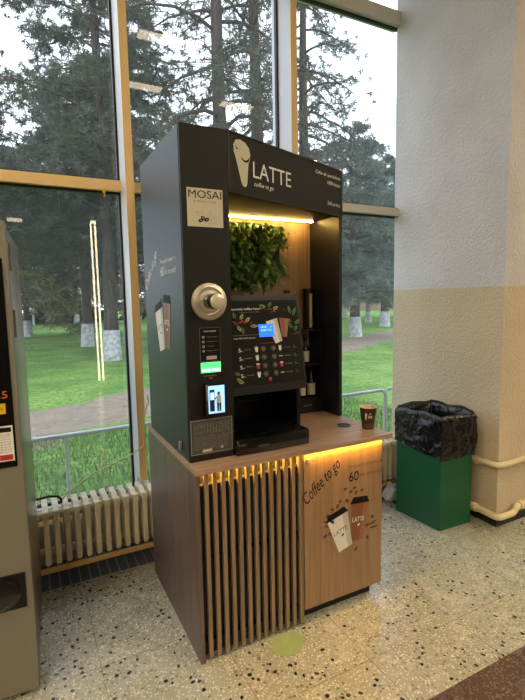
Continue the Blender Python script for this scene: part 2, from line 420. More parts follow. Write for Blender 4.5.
# dark strip under the radiators, crossed by pale stripes at the section spacing
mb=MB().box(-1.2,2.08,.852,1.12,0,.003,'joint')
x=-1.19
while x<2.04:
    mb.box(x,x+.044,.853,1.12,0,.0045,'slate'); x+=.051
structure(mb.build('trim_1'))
# window bays: frame mesh + glass panes
def window(n, xa, xb, first, last):
    fr=MB()
    for z0,z1 in ((.285,.325),(2.145,2.205),(3.56,3.66),(4.14,4.2)):
        fr.box(xa,xb,1.15,1.25,z0,z1,'paint_metal' if n<6 and z0>1 else 'paint_white')  # upper transoms cream up to the middle bay, white beyond it
        if z0>1: fr.box(xa,xb,1.185,1.215,z0-.012,z0,'gasket')
        if z1<4.1: fr.box(xa,xb,1.185,1.215,z1,z1+.012,'gasket')
    for z0,z1 in ((.325,2.145),(2.205,3.56),(3.66,4.14)):
        fr.box(xa,xa+.012,1.185,1.215,z0,z1,'gasket')
        if n!=6: fr.box(xb-.012,xb,1.185,1.215,z0,z1,'gasket')
    w=structure(fr.build('window_%d'%n))
    for z0,z1 in ((.325,2.145),(2.205,3.56),(3.66,4.14)):
        MB().box(xa+.006,xb-(.006 if n!=6 else 0),1.197,1.203,z0,z1,'glass').build('pane',w)
    return w
mul=[(-3.6,-3.555),(-2.4,-2.355),(-1.2,-1.155),(-.005,.040),(1.079,1.126),(2.25,2.29),(3.45,3.5)]
ti=2
for a,b in mul:
    if 2.1<a<2.7: continue
    structure(MB().box(a,b,1.026,1.27,.44,4.2,'alu').box(a,b,1.10,1.27,.285,.44,'alu').box(a,b,1.018,1.026,.44,4.2,'paint_metal').build('trim_%d'%ti)); ti+=1  # mullion: pale blue grey sides, cream strip on the front
xs=[RX0,-3.6,-2.4,-1.2,-.005,1.079]; xe=[-3.6,-2.4,-1.2,-.005,1.079,2.14]
xs=[RX0]+[m[1] for m in mul[:5]]; xe=[m[0] for m in mul[:5]]+[2.16]
for i,(a,b) in enumerate(zip(xs,xe)): window(i+1,a,b,i==0,False)
window(7,2.75,3.45,0,0); window(8,3.5,RX1,0,0)
# small yellow clip hanging on the transom
c=MB().box(-.112,-.098,1.13,1.1505,2.125,2.15,'yellow_print').tube([(-.105,1.14,2.126),(-.1,1.14,2.112),(-.108,1.14,2.104)],.004,'yellow_print',6)
tag(c.build('clip'),'small yellow clip hanging from the lower edge of the window transom','clip')

# ------------------------------------------------------------------ ceiling lamps
def lamp(x,y,w,d,m,label,group):
    e=empty('ceiling_light',(x,y,RZ),label,'ceiling light',group)
    MB().box(x-w/2-.03,x+w/2+.03,y-d/2-.03,y+d/2+.03,RZ-.05,RZ,'paint_metal').build('housing',e)
    MB().box(x-w/2,x+w/2,y-d/2,y+d/2,RZ-.056,RZ-.045,m).build('diffuser',e)
g1='small ceiling lights mirrored in the window glass'
lamp(2.22,-1.96,.46,.16,'lamp','small warm ceiling light mirrored above the kiosk sign beside the second mullion',g1)
lamp(.93,-1.92,.46,.16,'lamp','small warm ceiling light mirrored just right of the first mullion',g1)
lamp(.86,-.79,.46,.16,'lamp','small warm ceiling light mirrored highest in the middle window bay',g1)
lamp(-.62,-12.7,.42,.7,'lamp','far ceiling light mirrored above the grey vending machine',g1)
g2='large ceiling lights behind the camera'  # unseen lamps added to brighten the room, kept clear of the window reflections
for k,(x,y) in enumerate(((-2.6,-.6),(-2.6,-2.6),(-2.2,-4.8),(3.2,-4.0),(3.2,-5.8),(5.0,-1.6),(5.0,-4.0),(-3.2,-7.0))):
    lamp(x,y,.8,.8,'lampbig','large square warm ceiling light in the hall behind the camera',g2)
# led outline frame in the hall, seen mirrored in the left window bay
e=empty('led_frame',(.8,-4.6,0),'tall white light strip frame standing in the hall, mirrored in the left window','light strip')
MB().box(.55,1.02,-4.75,-4.66,0,2.98,'cabinet').build('backing_panel',e)
MB().tube([(.585,-4.62,.10),(.585,-4.62,2.90)],.017,'led_tube',8).build('led_tube',e)
MB().tube([(.655,-4.62,.10),(.655,-4.62,2.90)],.017,'led_tube',8).build('led_tube',e)
MB().tube([(.585,-4.62,2.915),(.985,-4.62,2.915)],.022,'led_tube',8).build('led_tube',e)

# ------------------------------------------------------------------ kiosk
W,D,H,HT=1.0086,.7667,.8386,2.177
TX0,TX1,TY,TB=.0064,.2074,.076,.72
SX,SY=1.0086,.386; SB=1.939
kiosk=empty('coffee_kiosk',(W/2,D/2,0),'wood and black self-service coffee kiosk with slatted front and lit sign canopy','kiosk')
BX=.9602
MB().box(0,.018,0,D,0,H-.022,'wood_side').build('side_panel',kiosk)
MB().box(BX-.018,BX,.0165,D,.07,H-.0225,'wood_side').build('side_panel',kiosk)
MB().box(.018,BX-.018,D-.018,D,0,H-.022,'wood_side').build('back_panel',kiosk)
MB().box(.52,BX-.03,.05,.066,0,.068,'slatback').box(BX-.03,BX-.015,.066,D-.02,0,.068,'slatback').build('plinth',kiosk)
MB().box(.018,.50,.046,.058,0,H-.0225,'slatback2').build('slat_backing',kiosk)
sl=MB(); n=13
for z in (.06,.42,H-.10): sl.box(.019,.497,.016,.046,z,z+.02,'slatback')
for k in range(n):
    x=.018+.0205+k*(.4989-.018-.0)/13.0
    sl.box(x,x+.0165,.0,.016,.012,H-.023,'slat')
sl.box(.496,.503,.0,.045,.0,H-.024,'slat')
sl.build('slat_panel',kiosk)
# countertop with its round waste hole
def plate_hole(x0,x1,y0,y1,z0,z1,hx,hy,r,m):
    ang=sorted(set([2*math.pi*k/40 for k in range(40)]+[math.atan2(y-hy,x-hx)%(2*math.pi) for x in (x0,x1) for y in (y0,y1)]))
    inn=[];out=[]
    for t in ang:
        c,s=math.cos(t),math.sin(t); L=1e9
        if c>1e-9: L=min(L,(x1-hx)/c)
        if c<-1e-9: L=min(L,(x0-hx)/c)
        if s>1e-9: L=min(L,(y1-hy)/s)
        if s<-1e-9: L=min(L,(y0-hy)/s)
        inn.append((hx+r*c,hy+r*s)); out.append((hx+L*c,hy+L*s))
    n=len(ang); vs=[]
    for z in (z1,z0): vs+= [(x,y,z) for x,y in inn]+[(x,y,z) for x,y in out]
    fs=[]
    for k in range(n):
        j=(k+1)%n
        fs+= [(k,n+k,n+j,j),(2*n+k,2*n+j,3*n+j,3*n+k),(k,j,2*n+j,2*n+k),(n+k,3*n+k,3*n+j,n+j)]
    mb=MB(); mb.add(vs,fs,m); return mb
ct=plate_hole(-.004,W,-.022,D,H-.022,H,.893,.215,.030,'wood_top').build('countertop',kiosk)
MB().lathe([(.036,0),(.036,.0025),(.028,.0025),(.028,-.06),(.0,-.06)],'blackplastic',32,Matrix.Translation((.893,.215,H))).build('waste_hole_ring',ct)
# right hand door with print
door=MB().box(.506,BX,-.002,.016,.070,H-.024,'wood').build('cabinet_door',kiosk)
DP=Plane((0,-.002,0),(1,0,0),(0,0,1))
one('lettering',door,lambda m: text(m,DP,'Coffee to go',.532,.560,.245,.075,'ink',shear=.5,rot=R(38)))
one('lettering',door,lambda m: text(m,DP,'Prepară simplu în',.757,.694,.205,.026,'dgrey_print'))
one('lettering',door,lambda m: text(m,DP,'60',.757,.634,.058,.048,'ink',bold=.01))
one('lettering',door,lambda m: text(m,DP,'de secunde!',.822,.648,.15,.022,'dgrey_print'))
one('printed_brown_cup',door,lambda m: cup_print(m,DP,.806,.332,.112,.218,R(-5),'cup_brown','cup_brown2',txt='white'))
one('printed_white_cup',door,lambda m: cup_print(m,DP,.738,.310,.128,.205,R(16),'cup_white','cup_grey',txt='dgrey_print'))
p=MB()
rnd=random.Random(4)
for (a,b) in ((.735,.605),(.77,.585),(.705,.55),(.745,.545),(.715,.51),(.80,.575),(.835,.58),(.66,.52),(.635,.49),(.62,.40),(.645,.405),(.90,.43),(.868,.395),(.87,.33),(.80,.29),(.79,.60),(.66,.46),(.69,.53)):
    one('printed_coffee_bean',door,lambda m: bean(m,DP,a,b,.010+rnd.random()*.004,rnd.random()*3))
for k in range(40): bean(p,DP,.70+rnd.gauss(0,.06),.47+rnd.gauss(0,.07),.003,rnd.random()*3,'cup_brown')
for a,b,rr in ((.66,.455,2.8),(.67,.44,3.0),(.675,.475,2.6),(.875,.39,.3),(.88,.375,0)): poly(p,DP,leafpoly(a,b,.06,.014,rr),'brown_ink',.0006)
q_=p.build('printed_specks',door); q_['kind']='stuff'
MB().lathe([(.011,0),(.011,.005),(.009,.007),(0,.007)],'chrome',16,Matrix.Translation((.527,-.002,.782))@Matrix.Rotation(R(90),4,'X')).build('door_lock',door)
MB().box(.02,.492,.020,.040,H-.0236,H-.0222,'led_warm').build('led_strip',kiosk); MB().box(.508,BX-.004,-.0195,-.0065,H-.0226,H-.0218,'led_warm').build('led_strip',kiosk)
# tower
tw=MB().box(TX0,TX1,TY+.012,TB,H,HT,'blackside').box(TX0+.002,TX1,TY,TY+.012,H,HT,'black').build('machine_tower',kiosk)
TP=Plane((0,TY,0),(1,0,0),(0,0,1))
s=MB(); plate(s,TP,.031,.181,1.792,1.940,.001,'sticker')
text(s,TP,'MOSAI',.037,1.902,.138,.030,'ink',.0025)
text(s,TP,'BY SPECIALITY COFFEE',.058,1.886,.092,.006,'dgrey_print',.0025)
for a,b,rr in ((.085,1.816,.4),(.096,1.825,-.6),(.110,1.820,.5)): poly(s,TP,ell(a,b,.011,.007,12,rr),'ink',.0025); poly(s,TP,ell(a,b,.006,.0012,8,rr),'sticker',.003)
for a,b,rr,L in ((.095,1.83,2.5,.035),(.1,1.83,1.9,.03),(.11,1.828,.9,.03),(.112,1.822,.2,.04),(.112,1.815,-.2,.04)):
    q=leafpoly(a,b,L,.014,rr)
    for k in range(len(q)):
        x0,y0=q[k]; x1,y1=q[(k+1)%len(q)]; d=math.hypot(x1-x0,y1-y0) or 1; nx,ny=-(y1-y0)/d*.0006,(x1-x0)/d*.0006
        poly(s,TP,[(x0-nx,y0-ny),(x1-nx,y1-ny),(x1+nx,y1+ny),(x0+nx,y0+ny)],'grey_print',.0022)
s.build('sticker',tw)
KX=Matrix.Translation((.110,TY,1.497))@Matrix.Rotation(R(90),4,'X')
MB().lathe([(.074,0),(.076,.004),(.073,.010),(.058,.014),(.054,.009),(.048,.008),(.044,.016),(.030,.018),(.0,.018)],'chrome',48,KX).build('dial_ring',tw)
MB().lathe([(.031,.016),(.031,.022),(.029,.028),(.029,.055)],'blackgloss',32,KX).lathe([(.031,.055),(.031,.085),(.030,.092)],'blackplastic',32,KX).lathe([(.030,.092),(.0295,.096),(.024,.099),(.012,.100),(0,.100)],'chrome2',32,KX).build('dial_knob',tw)
s=MB(); plate(s,TP,.064,.154,1.253,1.393,.002,'dgrey_print'); plate(s,TP,.067,.151,1.256,1.390,.0026,'ink')
text(s,TP,'Instrucțiuni',.083,1.372,.052,.010,'white',.0035)
for k,(t,w) in enumerate((('1 Selectează',.045),('2 Apasă butonul',.050),('3 Așteaptă',.034),('4 Ridică paharul',.048))):
    b=1.352-.019*k; text(s,TP,t,.092,b,w,.005,'grey_print',.0035)
    ring(s,TP,.079,b+.002,.003,.0045,'white',.0035,12)
plate(s,TP,.091,.135,1.262,1.276,.0032,'cup_grey'); text(s,TP,'NU RESTITUIE',.096,1.267,.034,.004,'red_print',.004)
s.build('instruction_sign',tw)
s=MB(); plate(s,TP,.066,.151,1.208,1.250,.006,'greenled'); poly(s,TP,[(.070,1.213),(.106,1.213),(.106,1.224),(.070,1.224)],'greenled2',.0068); poly(s,TP,[(.112,1.213),(.147,1.213),(.147,1.224),(.112,1.224)],'greenled2',.0068)
text(s,TP,'INTRODU MONEDE',.075,1.236,.068,.006,'ink',.0068)
s.build('coin_slot_display',tw)
s=MB(); text(s,TP,'contactless',.078,1.192,.055,.007,'grey_print'); poly(s,TP,ell(.108,1.184,.009,.003),'red_print'); s.build('payment_mark',tw)
te=MB().box(.068,.160,TY-.034,TY,1.032,1.165,'blackgloss',.005)
SPn=Plane((0,TY-.034,0),(1,0,0),(0,0,1))
plate(te,SPn,.082,.152,1.043,1.157,.001,'lcd_sky'); plate(te,SPn,.087,.108,1.052,1.142,.0014,'car_paint')
poly(te,SPn,[(.090,1.10),(.105,1.10),(.105,1.13),(.090,1.13)],'lcd_text',.003)
poly(te,SPn,ell(.126,1.125,.006,.0075),'brown_ink',.003); poly(te,SPn,[(.115,1.085),(.137,1.085),(.135,1.117),(.118,1.117)],'cup_grey',.003)
poly(te,SPn,[(.118,1.05),(.125,1.05),(.126,1.085),(.117,1.085)],'ink',.003); poly(te,SPn,[(.128,1.05),(.135,1.05),(.136,1.085),(.127,1.085)],'ink',.003); poly(te,SPn,[(.108,1.098),(.117,1.108),(.117,1.114),(.107,1.105)],'brown_ink',.0032)
te.build('payment_terminal',tw)
s=MB(); plate(s,TP,.013,.197,.868,1.014,.001,'grey_print'); plate(s,TP,.016,.194,.871,1.011,.0016,'dgrey_print')
for k in range(12):
    a=.03+k*.0135; s.add([TP.p(a,.953,.0025),TP.p(a+.001,.953,.0025),TP.p(a+.001,1.0,.0025),TP.p(a,1.0,.0025)],[(0,1,2,3)],'grey_print')
rnd=random.Random(9)
for k in range(12):
    for j in range(7):
        if rnd.random()<.75: text(s,TP,rnd.choice(['12','0,5','7,2','g','kJ','1,4']),.032+k*.0135,.955+j*.0065,.008,.003,'grey_print',.0026)
for j in range(8):
    a=.028
    while a<.175:
        w=.012+rnd.random()*.02; text(s,TP,rnd.choice(['lapte','cafea','cacao','zahar','ingrediente','valori']),a,.943-j*.0075,w,.0035,'grey_print',.0026); a+=w+.004
plate(s,TP,.062,.103,.876,.887,.003,'cup_grey'); poly(s,TP,ell(.148,.888,.006,.007),'leaf_print2',.003)
s.build('nutrition_label',tw)
# white print on the left side of the tower
LP=Plane((TX0,0,0),(0,-1,0),(0,0,1))
one('side_lettering',tw,lambda m: text(m,LP,'Coffee to go',-.67,1.545,.27,.06,'white',shear=.5,rot=R(35)))
one('side_lettering',tw,lambda m: text(m,LP,'Prepară simplu în',-.405,1.665,.235,.024,'white')); one('side_lettering',tw,lambda m: text(m,LP,'60',-.405,1.612,.062,.045,'white',bold=.01)); one('side_lettering',tw,lambda m: text(m,LP,'de secunde!',-.335,1.62,.165,.024,'white'))
one('printed_brown_cup',tw,lambda m: cup_print(m,LP,-.34,1.29,.12,.24,R(-4),'cup_brown','cup_brown2',txt='white')); one('printed_white_cup',tw,lambda m: cup_print(m,LP,-.425,1.275,.14,.225,R(13),'cup_white','cup_grey',txt='dgrey_print'))
for k in range(14): one('printed_coffee_bean',tw,lambda m: bean(m,LP,-.45+rnd.gauss(0,.08),1.50+rnd.gauss(0,.06),.008,rnd.random()*3))
MB().box(TX0-.012,TX0,.176,.190,.865,.905,'chrome',.003).build('side_catch',tw)
# sign canopy (slanting back to the right)
sd=Vector((SX-TX1,SY-TY,0)); SL=sd.length; sd.normalize(); sn=Vector((sd.y,-sd.x,0))
def slab(mb,t,z0,z1,m,a0=0,a1=None,off=0):
    a1=SL if a1 is None else a1
    A=Vector((TX1,TY,0))+sd*a0+sn*off; B=Vector((TX1,TY,0))+sd*a1+sn*off
    mb.prism([(A.x,A.y),(B.x,B.y),(B.x-sn.x*t,B.y-sn.y*t),(A.x-sn.x*t,A.y-sn.y*t)],z0,z1,m); return mb
sg=MB(); slab(sg,.018,SB,HT,'sign',.012,SL-.02); slab(sg,.03,SB-.002,SB+.004,'black',0,SL,.004); slab(sg,.03,HT-.004,HT+.002,'black',0,SL,.004)
slab(sg,.03,SB,HT,'black',0,.012,.003); slab(sg,.03,SB,HT,'black',SL-.02,SL,.003)
sg=sg.build('sign_panel',kiosk)
SP=Plane((TX1,TY,0),sd,(0,0,1))
s=MB()
# cup logo: steaming tumbler with a round top and a small smile
s_pts=[(.078,1.985),(.088,1.972),(.104,1.972),(.112,1.985),(.122,2.07),(.132,2.088),(.134,2.108),(.126,2.133),(.104,2.15),(.075,2.157),(.047,2.15),(.034,2.13),(.036,2.10),(.044,2.085)]
poly(s,SP,s_pts,'sticker',.001)
poly(s,SP,[(.078,2.088),(.098,2.078),(.118,2.084),(.131,2.102),(.127,2.085),(.118,2.074),(.098,2.070),(.080,2.080)],'ink',.002)
poly(s,SP,[(.043,2.128),(.062,2.116),(.052,2.113)],'ink',.002)
s.build('cup_logo',sg)
one('sign_lettering',sg,lambda m: text(m,SP,'LATTE',.150,2.020,.262,.066,'white'))
one('sign_lettering',sg,lambda m: text(m,SP,'coffee to go',.155,1.980,.130,.024,'white',shear=.4))
one('sign_lettering',sg,lambda m: text(m,SP,'Cafea de specialitate',.612,2.120,.228,.023,'white',shear=.4))
one('sign_lettering',sg,lambda m: text(m,SP,'100% boabe',.715,2.088,.125,.018,'white',shear=.4))
one('sign_lettering',sg,lambda m: text(m,SP,'Self-service',.716,1.985,.124,.020,'white',shear=.4))
roof=MB(); roof.prism([(TX1,TY+.03),(SX,SY+.02),(SX,TB),(TX1,TB)],1.948,1.962,'black'); roof.prism([(TX1,TY+.02),(SX,SY+.01),(SX,TB),(TX1,TB)],HT-.016,HT-.001,'black')
roof.build('canopy_roof',kiosk)
MB().box(SX-.020,SX,SY,TB,H,1.948,'blackside').box(SX-.020,SX,SY+.012,TB,1.962,HT-.016,'black').build('side_wing',kiosk)
nw=MB().box(TX1,SX-.02,.672,.690,H,1.948,'wood').box(TX1,SX-.02,.690,TB,H,HT-.02,'black').build('niche_back_wall',kiosk)
s=MB(); NP=Plane((0,.672,0),(1,0,0),(0,0,1)); plate(s,NP,.80,.845,1.535,1.553,.003,'ink'); text(s,NP,'barista',.804,1.540,.036,.008,'grey_print',.004); s.build('name_plate',nw)
MB().box(.215,.965,.604,.612,1.941,1.9475,'led_niche').build('led_strip',kiosk)
# low shelf unit at the right of the niche
sh=MB()
sh.box(.975,.988,.545,.671,H,1.325,'black'); sh.box(.80,.812,.545,.671,H,1.325,'black'); sh.box(.80,.988,.545,.671,1.313,1.325,'black'); sh.box(.812,.975,.545,.671,1.112,1.122,'black'); sh.box(.80,.988,.540,.671,H,.922,'black')
sh.box(.812,.975,.662,.671,.922,1.112,'slatback')
sh=sh.build('shelf_unit',kiosk)
s=MB(); text(s,Plane((0,.540,0),(1,0,0),(0,0,1)),'EASY COFFEE',.848,.878,.06,.010,'grey_print'); s.build('shelf_lettering',sh)

# things in the niche
e=empty('cup_dispenser',(.93,.61,1.325),'black upright cup dispenser tube on the shelf unit top','dispenser')
X0=Matrix.Translation((.93,.605,1.325))
tb=MB(); prof=[]
n=28; vs=[];fs=[]
for z in (0,.235):
    for rr in (.034,.030):
        for k in range(n+1):
            t=R(-90+22)+R(316)*k/n; vs.append(X0@Vector((rr*math.cos(t),rr*math.sin(t),z)))
q=n+1
for k in range(n):
    fs+=[(k,k+1,2*q+k+1,2*q+k),(q+k,3*q+k,3*q+k+1,q+k+1),(2*q+k,2*q+k+1,3*q+k+1,3*q+k),(k,q+k,q+k+1,k+1)]
fs+=[(0,2*q,3*q,q),(n,q+n,3*q+n,2*q+n)]
tb.add(vs,fs,'blackplastic'); tb.lathe([(.036,0),(.036,.008),(0,.008)],'blackplastic',28,X0)
tb.build('tube',e)
cs=MB()
for k in range(13): cs.lathe([(.020,.010+k*.015),(.027,.024+k*.015),(.029,.0245+k*.015),(.029,.027+k*.015),(.0,.027+k*.015)],'cup_rim',20,X0)
cs.build('cup_stack',e)
def bottle(x,y,z,hh,r,label):
    e=empty('bottle',(x,y,z),label,'bottle','bottles in the shelf unit'); T=Matrix.Translation((x,y,z))
    MB().lathe([(r*.9,0),(r,.004),(r,hh*.58),(r*.8,hh*.66),(r*.38,hh*.74),(r*.34,hh*.95),(r*.4,hh*.955),(r*.4,hh),(0,hh)],'bottle',24,T).build('glass_body',e)
    MB().lathe([(r*1.02,hh*.08),(r*1.02,hh*.5)],'label',24,T,False).build('label',e)
    MB().lathe([(r*.42,hh*.94),(r*.42,hh*1.02),(0,hh*1.02)],'ink',16,T).build('cap',e)
bottle(.938,.592,.922,.165,.024,'small dark bottle with cream label in the lowest compartment of the shelf unit, right one')
bottle(.872,.60,.922,.160,.026,'dark bottle half hidden behind the coffee machine in the lowest compartment')
bottle(.905,.60,1.122,.150,.022,'dark bottle standing in the middle compartment of the shelf unit')

# hanging artificial plants
def plant(name,label,mats_,spots,seed,leafL,leafW,count,fern=False):
    rn=random.Random(seed); mb=MB(); st=MB()
    for k in range(count):
        x0,x1,z0,z1=rn.choices(spots,weights=[(s_[1]-s_[0])*(s_[3]-s_[2]) for s_ in spots])[0]
        x=rn.uniform(x0,x1); z=rn.uniform(z0,z1); y=.668-rn.random()**.8*.085
        L=leafL*rn.uniform(.7,1.25); Wd=leafW*rn.uniform(.7,1.2)
        E_=Euler((rn.uniform(-2.4,-.4),rn.uniform(-.8,.8),rn.uniform(-1.3,1.3))).to_matrix().to_4x4()
        T=Matrix.Translation((x,y,z))@E_
        if fern:
            vs=[];fs=[]
            for j in range(9):
                t=j/8; yy=L*t; ww=Wd*math.sin(math.pi*(.12+.85*t)); dz=-.35*L*t*t
                for sg_ in (-1,1):
                    b=len(vs); vs+=[(0,yy,dz),(sg_*ww,yy+.3*ww,dz-.1*ww),(sg_*ww*.9,yy+.3*ww+L*.05,dz-.1*ww),(0,yy+L*.075,dz)]
                    fs.append((b,b+1,b+2,b+3))
            mb.add([T@Vector(v) for v in vs],fs,rn.choice(mats_))
        else:
            pts=[(0,0,0),(Wd*.42,L*.3,.10*L),(Wd*.5,L*.6,.06*L),(0,L,-.12*L),(-Wd*.5,L*.6,.06*L),(-Wd*.42,L*.3,.10*L),(0,L*.35,0),(0,L*.65,-.02*L)]
            mb.add([T@Vector(v) for v in pts],[(0,1,6),(1,2,7,6),(2,3,7),(0,6,5),(6,7,4,5),(7,3,4)],rn.choice(mats_))
    e=empty(name,((spots[0][0]+spots[0][1])/2,.67,spots[0][3]),label,'plant')
    mb.build('foliage',e,False); [st.box(a,b_,.660,.6715,c_,d,'hedge') for a,b_,c_,d in spots]; st.build('backing_mat',e)
plant('artificial_ivy','bunch of broad green artificial leaves hanging on the wood niche wall beneath the light',['green_leaf'],[(.24,.66,1.70,1.925),(.24,.58,1.56,1.72),(.62,.79,1.79,1.915)],3,.036,.024,950)
plant('artificial_fern','feathery light green artificial fern hanging right of the broad leaves',['fern_leaf'],[(.62,.77,1.66,1.83),(.58,.75,1.60,1.70)],5,.085,.016,110,True)

# coffee machine
cm=empty('coffee_machine',(.39,.35,H),'black coffee vending machine with tilted menu panel standing on the kiosk countertop','coffee machine')
b=MB()
b.box(.212,.585,.40,.62,H,1.49,'blackplastic',.004); b.box(.565,.585,.15,.41,.90,1.12,'blackplastic',.002); b.box(.212,.228,.15,.41,.90,1.12,'blackplastic',.002)
b.prism([(.150,1.105),(.205,1.495),(.42,1.495),(.42,1.105)],.212,.585,'blackplastic',Matrix(((0,0,1,0),(1,0,0,0),(0,1,0,0),(0,0,0,1))))
b.build('machine_body',cm)
pn=Vector((0,.085,.43)).normalized()
PP=Plane((0,.10,1.09),(1,0,0),pn)
pl=MB(); plate(pl,Plane(PP.p(0,0,-.03),PP.U,PP.V),.205,.594,.0,.440,.03,'blackplastic')
pl=pl.build('front_panel',cm)
g=MB(); plate(g,PP,.222,.583,.036,.415,.002,'ink')
g.build('menu_glass',pl)
s=MB(); hh=.003
text(s,PP,'Specialty coffee beans',.246,.370,.145,.013,'white',hh,bold=.012)
text(s,PP,'freshly roasted coffee',.285,.360,.10,.005,'grey_print',hh)
s.build('menu_heading',pl); s=MB()
text(s,PP,'Alege BĂUTURA favorită',.244,.243,.105,.009,'white',hh,bold=.01)
poly(s,PP,[(.242,.260),(.372,.260),(.372,.2612),(.242,.2612)],'grey_print',hh)
s.build('menu_heading',pl); s=MB()
cup_b=[(.481,.337),(.534,.328),(.512,.243),(.487,.245)]
poly(s,PP,cup_b,'cup_brown',hh); poly(s,PP,[(.51,.333),(.534,.328),(.512,.243),(.503,.244)],'cup_brown2',hh+.0005); poly(s,PP,[(.476,.335),(.538,.326),(.540,.345),(.532,.362),(.488,.368),(.478,.352)],'ink',hh+.0006)
poly(s,PP,[(.411,.317),(.470,.332),(.486,.226),(.450,.215)],'cup_white',hh+.0008); poly(s,PP,[(.452,.328),(.470,.332),(.486,.226),(.472,.222)],'cup_grey',hh+.001); poly(s,PP,[(.405,.316),(.475,.335),(.470,.352),(.460,.360),(.418,.350),(.410,.335)],'ink',hh+.0012)
s.build('printed_cups',pl); s=MB()
rn=random.Random(11)
for (a,b_,L,rr,mm) in ((.262,.335,.03,1.8,'leaf_print'),(.285,.330,.032,1.0,'leaf_print2'),(.308,.318,.034,.7,'leaf_print2'),(.268,.305,.032,-1.0,'leaf_print2'),(.290,.300,.036,-1.4,'leaf_print'),(.33,.300,.042,0,'leaf_print2'),(.385,.392,.034,-.2,'leaf_print2'),
    (.41,.375,.032,2.4,'leaf_print'),(.43,.385,.03,.8,'leaf_print'),(.455,.375,.03,.3,'leaf_print2'),(.44,.36,.03,-1,'leaf_print'),(.545,.35,.04,1.8,'leaf_print'),(.555,.34,.045,1.1,'leaf_print'),(.545,.31,.04,2.4,'leaf_print'),(.56,.30,.04,.6,'leaf_print'),(.55,.28,.035,2.2,'green_print'),(.555,.27,.03,.9,'leaf_print'),
    (.238,.075,.036,-.6,'leaf_print2'),(.232,.10,.03,-.4,'leaf_print'),(.245,.06,.03,-.2,'leaf_print2')):
    poly(s,PP,leafpoly(a,b_,L,.016,rr),mm,hh); poly(s,PP,leafpoly(a,b_,L*.8,.005,rr),'ink',hh+.0004)
for k in range(16): poly(s,PP,ell(.285+rn.gauss(0,.02),.318+rn.gauss(0,.006),.003,.003,8),'red_print',hh+.0005)
for k in range(12): poly(s,PP,ell(.445+rn.gauss(0,.02),.372+rn.gauss(0,.008),.0035,.003,8),'red_print' if k%2 else 'brown_ink',hh+.0005)
for k in range(8): poly(s,PP,ell(.558+rn.gauss(0,.01),.258+rn.gauss(0,.006),.0035,.003,8),'brown_ink',hh+.0005)
s.build('printed_leaves',pl)
for k in range(4):
    s=MB()
    b_=.195-.0375*k
    text(s,PP,'5',.262,b_-.008,.011,.016,'white',hh,bold=.01); text(s,PP,'lei',.275,b_-.007,.008,.006,'white',hh)
    text(s,PP,['Cappuccino','Latte','Espresso','Ciocolată'][k],.290,b_-.002,.034,.007,'grey_print',hh)
    mc=('cup_white','cup_white','red_print','cup_white')[k]; poly(s,PP,[(.345,b_-.012),(.355,b_-.012),(.358,b_+.006),(.342,b_+.006)],mc,hh); poly(s,PP,[(.341,b_+.006),(.359,b_+.006),(.357,b_+.012),(.343,b_+.012)],'cup_grey' if k!=2 else 'cup_white',hh)
    s.build('menu_row',pl); s=MB()
    text(s,PP,['Cafea lungă','Mocaccino','Irish','Ceai'][k],.490,b_-.002,.034,.006,'grey_print',hh)
    for a,cm_ in ((.470,('cup_white','cup_grey','red_print','cup_grey')[k]),):
        if a>.4 and k in (1,3): poly(s,PP,[(a-.010,b_-.002),(a+.010,b_-.002),(a+.008,b_+.003),(a-.008,b_+.003)],cm_,hh); continue
        poly(s,PP,[(a-.005,b_-.012),(a+.005,b_-.012),(a+.008,b_+.006),(a-.008,b_+.006)],cm_,hh); poly(s,PP,[(a-.009,b_+.006),(a+.009,b_+.006),(a+.007,b_+.012),(a-.007,b_+.012)],'cup_grey' if k!=2 else 'cup_white',hh)
    text(s,PP,'5',.540,b_-.006,.009,.013,'green_print',hh,bold=.01); text(s,PP,'lei',.552,b_-.006,.010,.006,'green_print',hh)
    s.build('menu_row',pl)
s=MB()
poly(s,PP,[(.37,.218),(.455,.221),(.455,.2225),(.37,.2195)],'red_print',hh); s.build('red_rule',pl); s=MB()
poly(s,PP,[(.404,.046),(.395,.060),(.398,.067),(.404,.064),(.410,.067),(.413,.060)],'red_print',hh)
s.build('heart_mark',pl)
for k in range(4):
    for a in (.384,.435):
        T=Matrix.Translation(PP.p(a,.195-.0375*k,.002))@PP.N.to_track_quat('Z','Y').to_matrix().to_4x4()
        MB().lathe([(.0125,0),(.0125,.003),(.0095,.0045),(.0085,.0035),(0,.0035)],'btn',20,T).lathe([(.003,.0036),(.003,.0045),(0,.0045)],'grey_print',10,T).build('drink_button',pl)
s=MB(); plate(s,Plane(PP.p(0,0,.002),PP.U,PP.V),.372,.447,.249,.306,.003,'blue_lcd'); text(s,PP,'SELECTAȚI',.380,.272,.055,.011,'lcd_text',.006); text(s,PP,'5.00 LEI',.380,.290,.03,.007,'lcd_text',.006); text(s,PP,'>>',.43,.290,.01,.007,'lcd_text',.006)
s.build('display_screen',pl)
